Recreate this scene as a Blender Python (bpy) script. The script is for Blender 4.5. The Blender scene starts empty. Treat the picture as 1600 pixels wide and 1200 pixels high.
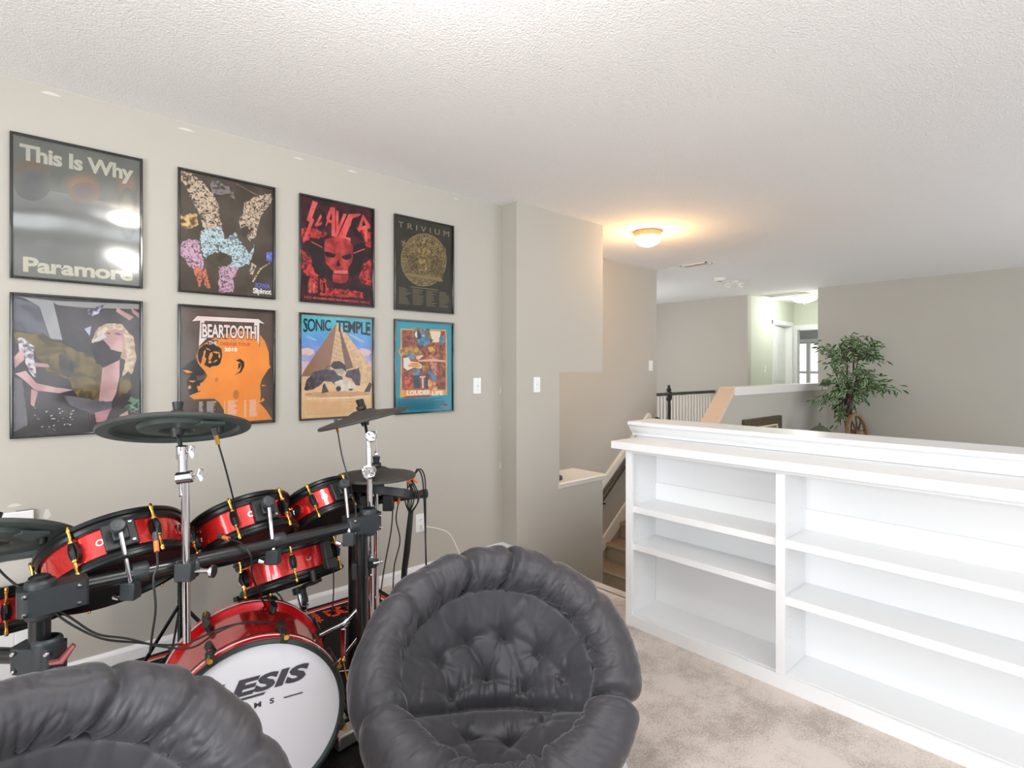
import bpy, bmesh, math, random
import numpy as np
from mathutils import Vector, Matrix, noise
from mathutils.geometry import tessellate_polygon

# ------------------------------------------------------------------ camera, light, exposure
scn = bpy.context.scene
COL = scn.collection
CAMZ = 1.375
CEIL = 2.611
FPX = 854.0
ANG = math.radians(48.05)
FW = Vector((math.cos(ANG), math.sin(ANG), 0)); RT = Vector((math.sin(ANG), -math.cos(ANG), 0)); UP = Vector((0, 0, 1))

cd = bpy.data.cameras.new('camera'); cam = bpy.data.objects.new('camera', cd); COL.objects.link(cam)
cd.sensor_width = 36; cd.lens = FPX / 1600 * 36; cd.shift_y = -23 / 1600; cd.clip_start = 0.05
cam.location = (0, 0, CAMZ)
cam.rotation_euler = (math.radians(90), 0, ANG - math.radians(90))
scn.camera = cam

scn.view_settings.view_transform = 'Standard'
scn.view_settings.look = 'None'
scn.view_settings.gamma = 1
scn.view_settings.use_curve_mapping = False
scn.view_settings.exposure = 0.24

w = bpy.data.worlds.new('world'); scn.world = w; w.use_nodes = True
bg = w.node_tree.nodes['Background']; bg.inputs[0].default_value = (0.9, 0.95, 1.0, 1); bg.inputs[1].default_value = 2.4

def area(name, loc, target, sx, sy, power, col=(1, 1, 1)):
    l = bpy.data.lights.new(name, 'AREA'); l.shape = 'RECTANGLE'; l.size = sx; l.size_y = sy; l.energy = power; l.color = col
    o = bpy.data.objects.new(name, l); COL.objects.link(o); o.location = loc
    o.rotation_euler = (Vector(target) - Vector(loc)).to_track_quat('-Z', 'Y').to_euler()
    return o
area('window_daylight', (0.2, -2.54, 1.45), (0.2, 3, 1.45), 3.1, 1.45, 32, (0.95, 0.975, 1.0))
area('window_daylight', (-2.22, 0.4, 1.45), (3, 0.8, 1.2), 1.95, 1.45, 66, (0.95, 0.975, 1.0))
area('window_daylight', (5.9, -2.52, 0.6), (6.5, 3, 0.9), 4.5, 3.6, 22, (0.98, 0.985, 1.0))
area('window_daylight', (7.0, 6.42, 1.3), (8.9, 4.4, 1.3), 2.4, 1.6, 60, (0.98, 0.98, 1.0))
area('window_daylight', (14.3, 4.9, 1.3), (11, 4.3, 1.2), 2.2, 1.6, 30, (0.95, 0.98, 1.0))

def bulb(name, loc, power, col, r=0.09):
    l = bpy.data.lights.new(name, 'POINT'); l.energy = power; l.color = col; l.shadow_soft_size = r
    o = bpy.data.objects.new(name, l); COL.objects.link(o); o.location = loc
    return o
bulb('stair_lamp_bulb', (4.188, 2.837, CEIL - 0.22), 19, (1.0, 0.56, 0.22))
bulb('hall_lamp_bulb', (9.789, 3.543, CEIL - 0.22), 15, (0.98, 1.0, 0.93))
bulb('room_lamp_bulb', (0.62, 1.0, CEIL - 0.30), 27, (1.0, 0.96, 0.91), 0.13)

# ------------------------------------------------------------------ helpers
def P(px, py, d):
    return Vector((0, 0, CAMZ)) + FW * d + RT * ((px - 800) / FPX * d) + UP * ((577 - py) / FPX * d)

def lin(c):
    return tuple(((x / 255) / 12.92 if x / 255 <= 0.04045 else ((x / 255 + 0.055) / 1.055) ** 2.4) for x in c) + (1,)

MATS = {}
def mat(name, rgb, rough=0.5, metal=0.0, rgb2=None, nscale=20, bump=0.0, bscale=None, coat=0.0, sheen=0.0, emit=None, estr=0.0,
        spec=0.5, contrast=None, detail=4, noise_type='n', dist=0.0):
    if name in MATS: return MATS[name]
    m = bpy.data.materials.new(name); m.use_nodes = True; nt = m.node_tree; N = nt.nodes; L = nt.links
    b = N['Principled BSDF']
    b.inputs['Base Color'].default_value = lin(rgb); b.inputs['Roughness'].default_value = rough; b.inputs['Metallic'].default_value = metal
    b.inputs['Coat Weight'].default_value = coat; b.inputs['Coat Roughness'].default_value = 0.06
    b.inputs['Sheen Weight'].default_value = sheen; b.inputs['Specular IOR Level'].default_value = spec
    tc = N.new('ShaderNodeTexCoord')
    def tex(scale):
        if noise_type == 'v':
            t = N.new('ShaderNodeTexVoronoi'); t.inputs['Scale'].default_value = scale; L.new(tc.outputs['Object'], t.inputs['Vector']); return t.outputs['Distance']
        t = N.new('ShaderNodeTexNoise'); t.inputs['Scale'].default_value = scale; t.inputs['Detail'].default_value = detail
        t.inputs['Distortion'].default_value = dist
        L.new(tc.outputs['Object'], t.inputs['Vector']); return t.outputs['Fac']
    if rgb2:
        r = N.new('ShaderNodeValToRGB'); c = contrast or (0.3, 0.7)
        r.color_ramp.elements[0].position = c[0]; r.color_ramp.elements[1].position = c[1]
        r.color_ramp.elements[0].color = lin(rgb); r.color_ramp.elements[1].color = lin(rgb2)
        L.new(tex(nscale), r.inputs[0]); L.new(r.outputs[0], b.inputs['Base Color'])
    if bump:
        bp = N.new('ShaderNodeBump'); bp.inputs['Strength'].default_value = bump; bp.inputs['Distance'].default_value = 0.01
        L.new(tex(bscale or nscale), bp.inputs['Height']); L.new(bp.outputs[0], b.inputs['Normal'])
    if emit:
        b.inputs['Emission Color'].default_value = lin(emit); b.inputs['Emission Strength'].default_value = estr
    MATS[name] = m
    return m

class MB:
    def __init__(s): s.v = []; s.f = []; s.m = []; s.mi = 0
    def add(s, vs, fs, mi=None):
        o = len(s.v); s.v += [Vector(v) for v in vs]
        s.f += [tuple(i + o for i in f) for f in fs]; s.m += [s.mi if mi is None else mi] * len(fs); return s
    def box(s, a, b, mi=None):
        x0, y0, z0 = a; x1, y1, z1 = b
        vs = [(x0, y0, z0), (x1, y0, z0), (x1, y1, z0), (x0, y1, z0), (x0, y0, z1), (x1, y0, z1), (x1, y1, z1), (x0, y1, z1)]
        return s.add(vs, [(0, 3, 2, 1), (4, 5, 6, 7), (0, 1, 5, 4), (1, 2, 6, 5), (2, 3, 7, 6), (3, 0, 4, 7)], mi)
    def obox(s, M, hx, hy, hz, mi=None):
        n = len(s.v); s.box((-hx, -hy, -hz), (hx, hy, hz), mi)
        for i in range(n, len(s.v)): s.v[i] = M @ s.v[i]
        return s
    def tube(s, pts, r, n=10, mi=None, caps=True, flat=1.0, upv=None):
        pts = [Vector(p) for p in pts]; k = len(pts)
        rs = r if isinstance(r, (list, tuple)) else [r] * k
        T = [(pts[min(i + 1, k - 1)] - pts[max(i - 1, 0)]).normalized() for i in range(k)]
        ref = Vector(upv) if upv else (Vector((0, 0, 1)) if abs(T[0].z) < 0.9 else Vector((1, 0, 0)))
        A = (ref - T[0] * ref.dot(T[0])).normalized(); vs = []
        for i in range(k):
            A = (A - T[i] * A.dot(T[i])).normalized(); B = T[i].cross(A)
            for j in range(n):
                t = 2 * math.pi * j / n; vs.append(pts[i] + A * (math.cos(t) * rs[i]) + B * (math.sin(t) * rs[i] * flat))
        fs = [(i * n + j, i * n + (j + 1) % n, (i + 1) * n + (j + 1) % n, (i + 1) * n + j) for i in range(k - 1) for j in range(n)]
        if caps: fs += [tuple(range(n - 1, -1, -1)), tuple(range((k - 1) * n, k * n))]
        return s.add(vs, fs, mi)
    def lathe(s, prof, M, n=48, mi=None, a0=0, a1=2 * math.pi):
        full = abs(a1 - a0 - 2 * math.pi) < 1e-6; cnt = n if full else n + 1
        vs = [M @ Vector((r * math.cos(a0 + (a1 - a0) * j / n), r * math.sin(a0 + (a1 - a0) * j / n), z)) for (r, z) in prof for j in range(cnt)]
        fs = []
        for i in range(len(prof) - 1):
            for j in range(n):
                k = (j + 1) % cnt
                fs.append((i * cnt + j, i * cnt + k, (i + 1) * cnt + k, (i + 1) * cnt + j))
        return s.add(vs, fs, mi)
    def ball(s, c, r, n=10, mi=None, sc=(1, 1, 1), M=None):
        M = M or Matrix.Identity(4); vs = []; fs = []
        for i in range(n + 1):
            for j in range(2 * n):
                p = math.pi * i / n; t = math.pi * j / n
                vs.append(Vector(c) + (M.to_3x3() @ Vector((r * sc[0] * math.sin(p) * math.cos(t), r * sc[1] * math.sin(p) * math.sin(t), r * sc[2] * math.cos(p)))))
        for i in range(n):
            for j in range(2 * n):
                k = (j + 1) % (2 * n); fs.append((i * 2 * n + j, (i + 1) * 2 * n + j, (i + 1) * 2 * n + k, i * 2 * n + k))
        return s.add(vs, fs, mi)
    def poly(s, pts, M, z=0.0, mi=None):
        """filled 2-D outline (x, y) mapped by M at height z"""
        tri = tessellate_polygon([[Vector((p[0], p[1], 0)) for p in pts]])
        vs = [M @ Vector((p[0], p[1], z)) for p in pts]
        nrm = (M.to_3x3() @ Vector((0, 0, 1)))
        fs = []
        for t in tri:
            a, b, c = vs[t[0]], vs[t[1]], vs[t[2]]
            fs.append(t if (b - a).cross(c - a).dot(nrm) > 0 else (t[0], t[2], t[1]))
        return s.add(vs, fs, mi)
    def prism(s, pts, M, z0, z1, mi=None):
        n = len(pts); s.poly(pts, M, z1, mi)
        q = len(s.f); s.poly(pts, M, z0, mi)
        for i in range(q, len(s.f)): s.f[i] = tuple(reversed(s.f[i]))
        area2 = sum(pts[i][0] * pts[(i + 1) % n][1] - pts[(i + 1) % n][0] * pts[i][1] for i in range(n))
        vs = [M @ Vector((p[0], p[1], z0)) for p in pts] + [M @ Vector((p[0], p[1], z1)) for p in pts]
        fs = [(i, (i + 1) % n, n + (i + 1) % n, n + i) for i in range(n)]
        if area2 < 0: fs = [tuple(reversed(f)) for f in fs]
        return s.add(vs, fs, mi)

def root_of(o):
    while o.parent: o = o.parent
    return o
def tag(o, label=None, cat=None, group=None, kind=None):
    if label: o['label'] = label
    if cat: o['category'] = cat
    if group: o['group'] = group
    if kind: o['kind'] = kind
    return o
def thing(name, loc, label, cat, group=None):
    o = bpy.data.objects.new(name, None); COL.objects.link(o); o.location = loc; o.empty_display_size = 0.1
    return tag(o, label, cat, group)
def obj(name, mb, mats, parent=None, bevel=0.0, smooth=True, angle=35, loc=None, kind=None, weld=False, label=None):
    me = bpy.data.meshes.new(name)
    off = Vector(root_of(parent).location) if parent else (Vector(loc) if loc else Vector((0, 0, 0)))
    me.from_pydata([tuple(v - off) for v in mb.v], [], mb.f); me.update()
    if not isinstance(mats, (list, tuple)): mats = [mats]
    for m in mats: me.materials.append(m)
    me.polygons.foreach_set('material_index', mb.m)
    if smooth:
        me.polygons.foreach_set('use_smooth', [True] * len(me.polygons))
        me.set_sharp_from_angle(angle=math.radians(angle))
    o = bpy.data.objects.new(name, me); COL.objects.link(o)
    if parent: o.parent = parent
    elif loc: o.location = loc
    if weld:
        o.modifiers.new('weld', 'WELD').merge_threshold = 1e-5
    if bevel:
        bm_ = o.modifiers.new('bevel', 'BEVEL'); bm_.width = bevel; bm_.segments = 2; bm_.limit_method = 'ANGLE'
    if kind: o['kind'] = kind
    if label: o['label'] = label
    return o
def struct(name, mb, m, parent=None, **k):
    return obj(name, mb, m, parent, kind=None if parent else 'structure', smooth=k.pop('smooth', False), **k)
def solo(name, mb, m, label, cat, group=None, **k):
    return tag(obj(name, mb, m, None, **k), label, cat, group)
def boxes(*bs):
    m = MB()
    for a, b in bs: m.box(a, b)
    return m
def frameM(o, z, xh=(1, 0, 0)):
    z = Vector(z).normalized(); x = Vector(xh); x = (x - z * x.dot(z)).normalized(); y = z.cross(x)
    M = Matrix((x, y, z)).transposed().to_4x4(); M.translation = Vector(o); return M
def cyl(mb, p0, p1, r, n=16, mi=None, ch=0.0):
    p0 = Vector(p0); p1 = Vector(p1); d = p1 - p0; L_ = d.length
    if ch:
        return mb.lathe([(0, 0), (r - ch, 0), (r, ch), (r, L_ - ch), (r - ch, L_), (0, L_)], frameM(p0, d, (0.3, 1, 0.2)), n, mi)
    return mb.lathe([(0, 0), (r, 0), (r, L_), (0, L_)], frameM(p0, d, (0.3, 1, 0.2)), n, mi)
def spline(pts, per=8):
    pts = [Vector(p) for p in pts]; out = []; n = len(pts)
    for i in range(n - 1):
        p0 = pts[max(i - 1, 0)]; p1 = pts[i]; p2 = pts[i + 1]; p3 = pts[min(i + 2, n - 1)]
        for k in range(per):
            t = k / per
            out.append(0.5 * ((2 * p1) + (p2 - p0) * t + (2 * p0 - 5 * p1 + 4 * p2 - p3) * t * t + (3 * p1 - p0 - 3 * p2 + p3) * t ** 3))
    out.append(pts[-1]); return out

_tc = {}
def text2d(s, bold=0.0, spacing=1.0, shear=0.0):
    """letter shapes of the built-in font as 2-D triangles, normalised to a unit box (x 0..1, y 0..1) with aspect"""
    key = (s, bold, spacing, shear)
    if key in _tc: return _tc[key]
    c = bpy.data.curves.new('t', 'FONT'); c.body = s; c.offset = bold; c.space_character = spacing; c.shear = shear; c.resolution_u = 3
    o = bpy.data.objects.new('t', c); COL.objects.link(o)
    dg = bpy.context.evaluated_depsgraph_get(); me = bpy.data.meshes.new_from_object(o.evaluated_get(dg))
    vs = [(v.co.x, v.co.y) for v in me.vertices]; fs = [tuple(p.vertices) for p in me.polygons]
    bpy.data.objects.remove(o); bpy.data.curves.remove(c); bpy.data.meshes.remove(me)
    x0 = min(v[0] for v in vs); x1 = max(v[0] for v in vs); y0 = min(v[1] for v in vs); y1 = max(v[1] for v in vs)
    vs = [((x - x0) / (x1 - x0), (y - y0) / (y1 - y0)) for x, y in vs]
    _tc[key] = (vs, fs, (x1 - x0) / (y1 - y0)); return _tc[key]
def put_text(mb, s, M, x, y, wd, ht, z=0.0, mi=0, bold=0.0, spacing=1.0, shear=0.0, warp=None):
    vs, fs, asp = text2d(s, bold, spacing, shear)
    out = []
    for u, v in vs:
        X = x + u * wd; Y = y + v * ht
        if warp: X, Y = warp(X, Y, u, v)
        out.append(M @ Vector((X, Y, z)))
    nrm = M.to_3x3() @ Vector((0, 0, 1)); g = []
    for f in fs:
        a, b, c = out[f[0]], out[f[1]], out[f[2]]
        g.append(f if (b - a).cross(c - a).dot(nrm) >= 0 else tuple(reversed(f)))
    mb.add(out, g, mi)
def ell(cx, cy, rx, ry, n=24, rot=0.0, a0=0, a1=2 * math.pi):
    c, s = math.cos(rot), math.sin(rot)
    return [(cx + rx * math.cos(t) * c - ry * math.sin(t) * s, cy + rx * math.cos(t) * s + ry * math.sin(t) * c) for t in [a0 + (a1 - a0) * i / n for i in range(n)]]

# ------------------------------------------------------------------ materials
M_wall = mat('greige_wall_paint', (188, 184, 175), 0.75, rgb2=(186, 182, 173), nscale=1.5, bump=0.06, bscale=220, spec=0.3)
M_hallwall = mat('sage_hall_paint', (205, 209, 197), 0.7, bump=0.05, bscale=220, spec=0.3)
M_ceil = mat('popcorn_ceiling', (243, 242, 242), 0.9, bump=0.6, bscale=120, spec=0.2, detail=3)
M_white = mat('white_semi_gloss_paint', (238, 239, 240), 0.32, bump=0.02, bscale=60)
M_trim = mat('white_trim_paint', (240, 236, 230), 0.4, bump=0.02, bscale=60)
M_patch = mat('white_spackle', (212, 209, 202), 0.8, bump=0.1, bscale=300)
M_peach = mat('cream_stair_cap_paint', (226, 202, 182), 0.5, bump=0.03, bscale=200)

def carpet_mat():
    m = bpy.data.materials.new('beige_carpet'); m.use_nodes = True; N = m.node_tree.nodes; L = m.node_tree.links; b = N['Principled BSDF']
    b.inputs['Roughness'].default_value = 0.95; b.inputs['Sheen Weight'].default_value = 0.25; b.inputs['Specular IOR Level'].default_value = 0.1
    tc = N.new('ShaderNodeTexCoord')
    def ns(sc, det, ro=0.6):
        t = N.new('ShaderNodeTexNoise'); t.inputs['Scale'].default_value = sc; t.inputs['Detail'].default_value = det; t.inputs['Roughness'].default_value = ro
        L.new(tc.outputs['Object'], t.inputs['Vector']); return t.outputs['Fac']
    big = ns(3.4, 6, 0.7); fine = ns(130, 3, 0.8)
    mx = N.new('ShaderNodeMath'); mx.operation = 'MULTIPLY_ADD'; L.new(fine, mx.inputs[0]); mx.inputs[1].default_value = 0.75; L.new(big, mx.inputs[2])
    r = N.new('ShaderNodeValToRGB'); r.color_ramp.elements[0].position = 0.67; r.color_ramp.elements[1].position = 0.93
    r.color_ramp.elements[0].color = lin((168, 154, 143)); r.color_ramp.elements[1].color = lin((226, 214, 205))
    L.new(mx.outputs[0], r.inputs[0]); L.new(r.outputs[0], b.inputs['Base Color'])
    bp = N.new('ShaderNodeBump'); bp.inputs['Strength'].default_value = 0.8; bp.inputs['Distance'].default_value = 0.006
    L.new(fine, bp.inputs['Height']); L.new(bp.outputs[0], b.inputs['Normal'])
    return m
M_carpet = carpet_mat()
M_stair = mat('brown_stair_carpet', (140, 122, 100), 0.95, rgb2=(172, 154, 130), nscale=90, bump=0.6, bscale=160, spec=0.1)

# ------------------------------------------------------------------ the setting
struct('ceiling', boxes(((-2.45, -2.75, CEIL), (15.0, 7.6, CEIL + 0.12))), M_ceil)
struct('floor', boxes(((-2.3, -2.6, -0.25), (2.71, 3.3, 0.0)), ((2.70, 1.9, -0.4), (2.775, 2.964, 0.0))), M_carpet)
struct('floor_hall', boxes(((5.64, 3.08, -0.25), (15.0, 4.75, 0.0)), ((9.0, 1.9, -0.25), (15.0, 3.08, 0.0)), ((9.12, 4.75, -0.25), (15.0, 7.6, 0.0))), M_carpet)
struct('floor_lower', boxes(((2.6, -2.75, -2.8), (9.1, 7.6, -2.7))), mat('lower_floor_wood', (120, 88, 60), 0.4, rgb2=(150, 112, 78), nscale=8))

wl = struct('wall_left', boxes(((-2.45, 3.125, 0), (2.71, 3.32, CEIL))), M_wall)
mb = MB()
for (x, z, a, b) in ((0.098, 2.58, .032, .007), (0.615, 2.575, .035, .006), (1.175, 2.575, .028, .005), (1.5, 2.58, .03, .006), (0.085, .745, .012, .022), (-0.02, .80, .022, .007), (2.69, 1.22, .006, .03), (2.69, .93, .004, .012), (2.69, .65, .006, .03), (2.28, 2.575, .02, .004)):
    M = frameM((x, 3.1245, z), (0, -1, 0), (1, 0, 0)); mb.poly([(p[0] * (1 + .3 * math.sin(5 * i)), p[1]) for i, p in enumerate(ell(0, 0, a, b, 14))], M, 0)
obj('paint_patch', mb, M_patch, wl, smooth=False)

mb = MB(); mb.prism([(2.71, -1.2), (3.712, -1.2), (3.712, .425), (3.169, .425), (3.169, 1.352), (3.712, 1.352), (3.712, CEIL), (2.71, CEIL)], Matrix(((1, 0, 0, 0), (0, 0, 1, 0), (0, 1, 0, 0), (0, 0, 0, 1))), 2.965, 3.32)
struct('wall_niche', mb, M_wall)
mb = MB(); M = frameM((0, 0, 0), (1, 0, 0), (0, 1, 0))
# sill of the cutout with an ogee front edge
prof = [(2.952, .455), (2.946, .462), (2.946, .472), (2.952, .478), (3.33, .478), (3.33, .425), (2.965, .425), (2.958, .437)]
mb.prism([(p[0], p[1]) for p in prof], Matrix(((0, 0, 1, 0), (1, 0, 0, 0), (0, 1, 0, 0), (0, 0, 0, 1))), 3.155, 3.735)
struct('trim_1', mb, M_trim, bevel=0.003)
struct('wall_stair', boxes(((2.6, 3.866, -2.7), (5.90, 4.0, CEIL)), ((5.77, 4.0, -2.7), (5.90, 6.5, CEIL))), M_wall)
struct('wall_far', boxes(((8.99, 4.142, -2.7), (9.12, 7.6, CEIL)), ((8.99, -2.75, -2.7), (9.12, 3.063, CEIL))), M_wall)
struct('wall_foyer', boxes(((5.77, 6.5, -2.7), (9.0, 6.62, CEIL))), M_wall)
struct('wall_hall', boxes(((9.12, 4.142, 0), (10.02, 4.27, CEIL)), ((10.02, 4.142, 2.19), (10.77, 4.27, CEIL)), ((10.77, 4.142, 0), (10.91, 4.27, CEIL)),
                          ((9.12, 2.93, 0), (10.91, 3.063, CEIL)),
                          ((10.91, 4.09, 0), (11.03, 7.6, CEIL)), ((10.91, 1.9, 0), (11.03, 3.25, CEIL)), ((10.91, 3.25, 2.13), (11.03, 4.09, CEIL))), M_hallwall)
# far bedroom with its window
struct('wall_bedroom', boxes(((14.5, 1.9, 0), (14.62, 4.25, CEIL)), ((14.5, 6.15, 0), (14.62, 7.6, CEIL)), ((14.5, 4.25, 0), (14.62, 6.15, 0.55)), ((14.5, 4.25, 2.07), (14.62, 6.15, CEIL)),
                             ((11.03, 7.48, 0), (14.6, 7.6, CEIL)), ((11.03, 1.9, 0), (14.6, 2.02, CEIL))), mat('pale_blue_bedroom_paint', (186, 192, 192), 0.7))
win = struct('window_1', boxes(((14.46, 4.2, 2.05), (14.64, 6.2, 2.12)), ((14.44, 4.15, 0.5), (14.66, 6.25, 0.56)), ((14.46, 4.2, .5), (14.64, 4.27, 2.1)), ((14.46, 6.13, .5), (14.64, 6.2, 2.1)),
                               ((14.48, 5.12, .55), (14.62, 5.20, 2.06))), M_white)
mb = MB()
for y0, y1 in ((4.27, 5.12), (5.20, 6.13)):
    mb.box((14.53, y0, 1.27), (14.58, y1, 1.325)); mb.box((14.53, y0, .56), (14.57, y1, .6)); mb.box((14.53, y0, 2.01), (14.57, y1, 2.06))
obj('window_sash', mb, M_white, win)
def glass_mat():
    m = bpy.data.materials.new('window_glass'); m.use_nodes = True; N = m.node_tree.nodes; L = m.node_tree.links
    for n in list(N): N.remove(n)
    o = N.new('ShaderNodeOutputMaterial'); t = N.new('ShaderNodeBsdfTransparent'); g = N.new('ShaderNodeBsdfGlossy'); g.inputs['Roughness'].default_value = 0.02
    f = N.new('ShaderNodeFresnel'); f.inputs['IOR'].default_value = 1.45; mx = N.new('ShaderNodeMixShader')
    L.new(f.outputs[0], mx.inputs[0]); L.new(t.outputs[0], mx.inputs[1]); L.new(g.outputs[0], mx.inputs[2]); L.new(mx.outputs[0], o.inputs[0]); return m
M_glass = glass_mat()
obj('window_pane', boxes(((14.545, 4.27, .56), (14.549, 5.10, 2.05)), ((14.545, 5.23, .56), (14.549, 6.13, 2.05))), M_glass, win)
def brick_mat():
    m = bpy.data.materials.new('pale_brick'); m.use_nodes = True; N = m.node_tree.nodes; L = m.node_tree.links; b = N['Principled BSDF']; b.inputs['Roughness'].default_value = .9
    tc = N.new('ShaderNodeTexCoord'); mp = N.new('ShaderNodeMapping'); mp.inputs['Rotation'].default_value = (math.radians(90), 0, math.radians(90))
    sx = N.new('ShaderNodeSeparateXYZ'); cx = N.new('ShaderNodeCombineXYZ'); L.new(tc.outputs['Object'], sx.inputs[0]); L.new(sx.outputs['Y'], cx.inputs[0]); L.new(sx.outputs['Z'], cx.inputs[1])
    br = N.new('ShaderNodeTexBrick'); br.inputs['Scale'].default_value = 1.0; br.inputs['Brick Width'].default_value = .22; br.inputs['Row Height'].default_value = .075; br.inputs['Mortar Size'].default_value = .008
    br.inputs['Color1'].default_value = lin((235, 228, 224)); br.inputs['Color2'].default_value = lin((196, 186, 186)); br.inputs['Mortar'].default_value = lin((248, 248, 248))
    L.new(cx.outputs[0], br.inputs['Vector']); L.new(br.outputs[0], b.inputs['Base Color']); return m
solo('neighbouring_house', boxes(((18.5, -3, -2.8), (18.8, 14, 4.5))), brick_mat(), 'pale brick side of the house next door, seen through the far bedroom window', 'house')

# outer walls of the room and of the open lower space, with window openings
def wall_y(name, y0, y1, x0, x1, z0, z1, holes, m):
    b = MB(); xs = sorted(holes)
    cur = x0
    for (a, c, d, e) in xs:
        b.box((cur, y0, z0), (a, y1, z1)); b.box((a, y0, z0), (c, y1, d)); b.box((a, y0, e), (c, y1, z1)); cur = c
    b.box((cur, y0, z0), (x1, y1, z1)); return struct(name, b, m)
wall_y('wall_right', -2.75, -2.6, -2.45, 9.12, -2.7, CEIL, [(-1.4, 1.8, 0.7, 2.2), (3.65, 8.15, -1.2, 2.4)], M_wall)
b = MB(); b.box((-2.45, -2.6, 0), (-2.3, -0.6, CEIL)); b.box((-2.45, 1.4, 0), (-2.3, 3.2, CEIL)); b.box((-2.45, -0.6, 0), (-2.3, 1.4, .7)); b.box((-2.45, -0.6, 2.2), (-2.3, 1.4, CEIL))
struct('wall_back', b, M_wall)
def win_y(name, y, x0, x1, z0, z1, nm):
    b = MB(); t = .06
    b.box((x0 - t, y - .04, z0 - t), (x1 + t, y + .02, z0)); b.box((x0 - t, y - .04, z1), (x1 + t, y + .02, z1 + t)); b.box((x0 - t, y - .04, z0), (x0, y + .02, z1)); b.box((x1, y - .04, z0), (x1 + t, y + .02, z1))
    for i in range(1, nm):
        x = x0 + (x1 - x0) * i / nm; b.box((x - .025, y - .03, z0), (x + .025, y + .01, z1))
    return struct(name, b, M_white)
win_y('window_2', -2.58, -1.4, 1.8, 0.7, 2.2, 3); win_y('window_3', -2.58, 3.65, 8.15, -1.2, 2.4, 4)

# half wall behind the bookcase and its moulded cap
struct('wall_half', boxes(((2.70, -2.6, -2.7), (2.84, 1.90, 1.035))), M_white)
def mould(pts, path0, path1, side, m, name, **k):
    """extrude an outline of (offset, z) along a straight path"""
    p0 = Vector(path0); p1 = Vector(path1); d = (p1 - p0); L_ = d.length; d.normalize(); s_ = Vector(side)
    M = Matrix((s_, Vector((0, 0, 1)), d)).transposed().to_4x4()
    if M.determinant() < 0: pass
    M.translation = p0; b = MB(); b.prism(pts, M, 0, L_); bm = b
    return b
crown = [(0, 1.071), (.128, 1.071), (.136, 1.064), (.136, 1.052), (.126, 1.046), (.118, 1.036), (.112, 1.022), (.097, 1.008), (.090, 1.0), (.088, .988), (.07, .984), (0, .984)]
b = mould(crown, (2.78, -2.6, 0), (2.78, 1.93, 0), (-1, 0, 0), None, None)
b2 = mould(crown, (2.78, -2.6, 0), (2.78, 1.93, 0), (1, 0, 0), None, None)
b.add(b2.v, b2.f)
struct('trim_2', b, M_white, smooth=True, angle=25)
bpy.data.objects['trim_2'].data.update()

# guard wall of the upper hall with its sloping end, and cap
XZ = Matrix(((1, 0, 0, 0), (0, 0, 1, 0), (0, 1, 0, 0), (0, 0, 0, 1)))
b = MB(); b.prism([(4.70, -2.7), (9.0, -2.7), (9.0, 1.125), (6.015, 1.125), (5.60, .735), (4.70, -.10)], XZ, 2.945, 3.08)
struct('wall_guard', b, M_wall)
b = MB(); b.prism([(6.0, 1.125), (6.03, 1.171), (8.99, 1.171), (8.99, 1.125)], XZ, 2.915, 3.11)
b.prism([(6.04, 1.075), (6.02, 1.125), (8.99, 1.125), (8.99, 1.075)], XZ, 2.932, 2.95)
struct('trim_3', b, M_trim, bevel=0.006)
b = MB(); b.prism([(4.70, -.10), (4.68, -.055), (5.585, .785), (6.03, 1.171), (6.04, 1.125), (5.61, .73)], XZ, 2.92, 3.105)
struct('trim_4', b, M_peach, bevel=0.006)
# low side wall of the landing
struct('wall_landing', boxes(((2.84, 1.80, -2.7), (4.70, 1.90, .35)), ((4.60, 1.90, -2.7), (4.70, 2.95, -.1))), M_wall)

# stairs: down from the room to the landing, then up to the hall
st = thing('staircase', (4.2, 2.9, -.95), 'brown carpeted stairs rising behind the half wall to the upper hall', 'stairs')
b = MB(); b.box((3.66, 1.9, -1.15), (4.66, 3.866, -.95))
obj('landing', b, M_stair, st)
for k in range(4):
    b = MB(); x = 2.75 + .24 * k; b.box((x, 1.9, -.19 * (k + 1) - .2), (x + .25, 2.965, -.19 * (k + 1))); b.box((x, 1.9, -.19 * (k + 1) - .2), (x + .04, 2.965, -.19 * (k + 1) + .15))
    obj('step', b, M_stair, st, bevel=.012)
for k in range(5):
    x = 4.62 + .25 * k; z = -.76 + .19 * k; b = MB()
    b.prism([(x + .02, z - .22), (x + .27, z - .22), (x + .27, z), (x + .02, z), (x, z - .004), (x - .008, z - .02), (x, z - .038), (x + .02, z - .045)], XZ, 3.08, 3.866)
    obj('step', b, M_stair, st, bevel=.006)
b = MB(); b.prism([(4.40, -.95), (5.62, -.1), (5.90, .0), (5.90, .1), (5.64, .12), (4.56, -.70), (4.30, -.84), (4.2, -.84), (4.2, -.95)], XZ, 3.845, 3.866)
struct('baseboard_stair', b, M_trim, bevel=.003)
hr = thing('handrail', (5.2, 3.85, .4), 'dark wooden stair handrail on a sloping white board, fixed to the stair wall', 'handrail')
b = MB(); b.prism([(4.40, -.255), (4.40, -.175), (5.70, .842), (5.74, .80), (5.70, .742)], XZ, 3.825, 3.866); obj('backing_board', b, M_trim, hr, bevel=.006)
M_darkwood = mat('dark_brown_wood', (48, 38, 32), 0.35, rgb2=(66, 52, 42), nscale=14, coat=.3)
b = MB(); b.tube(spline([(4.40, 3.79, -.31), (5.66, 3.79, .68), (5.80, 3.79, .74), (5.87, 3.80, .745)], 6), .026, 12); obj('rail', b, M_darkwood, hr)
for x in (4.8, 5.4):
    b = MB(); b.tube([(x, 3.86, -.12 + (x - 4.8) * .78), (x, 3.80, -.06 + (x - 4.8) * .78 - .05)], .008, 8)
    obj('bracket', b, mat('bronze_metal', (70, 58, 46), .4, 1), hr)

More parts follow.
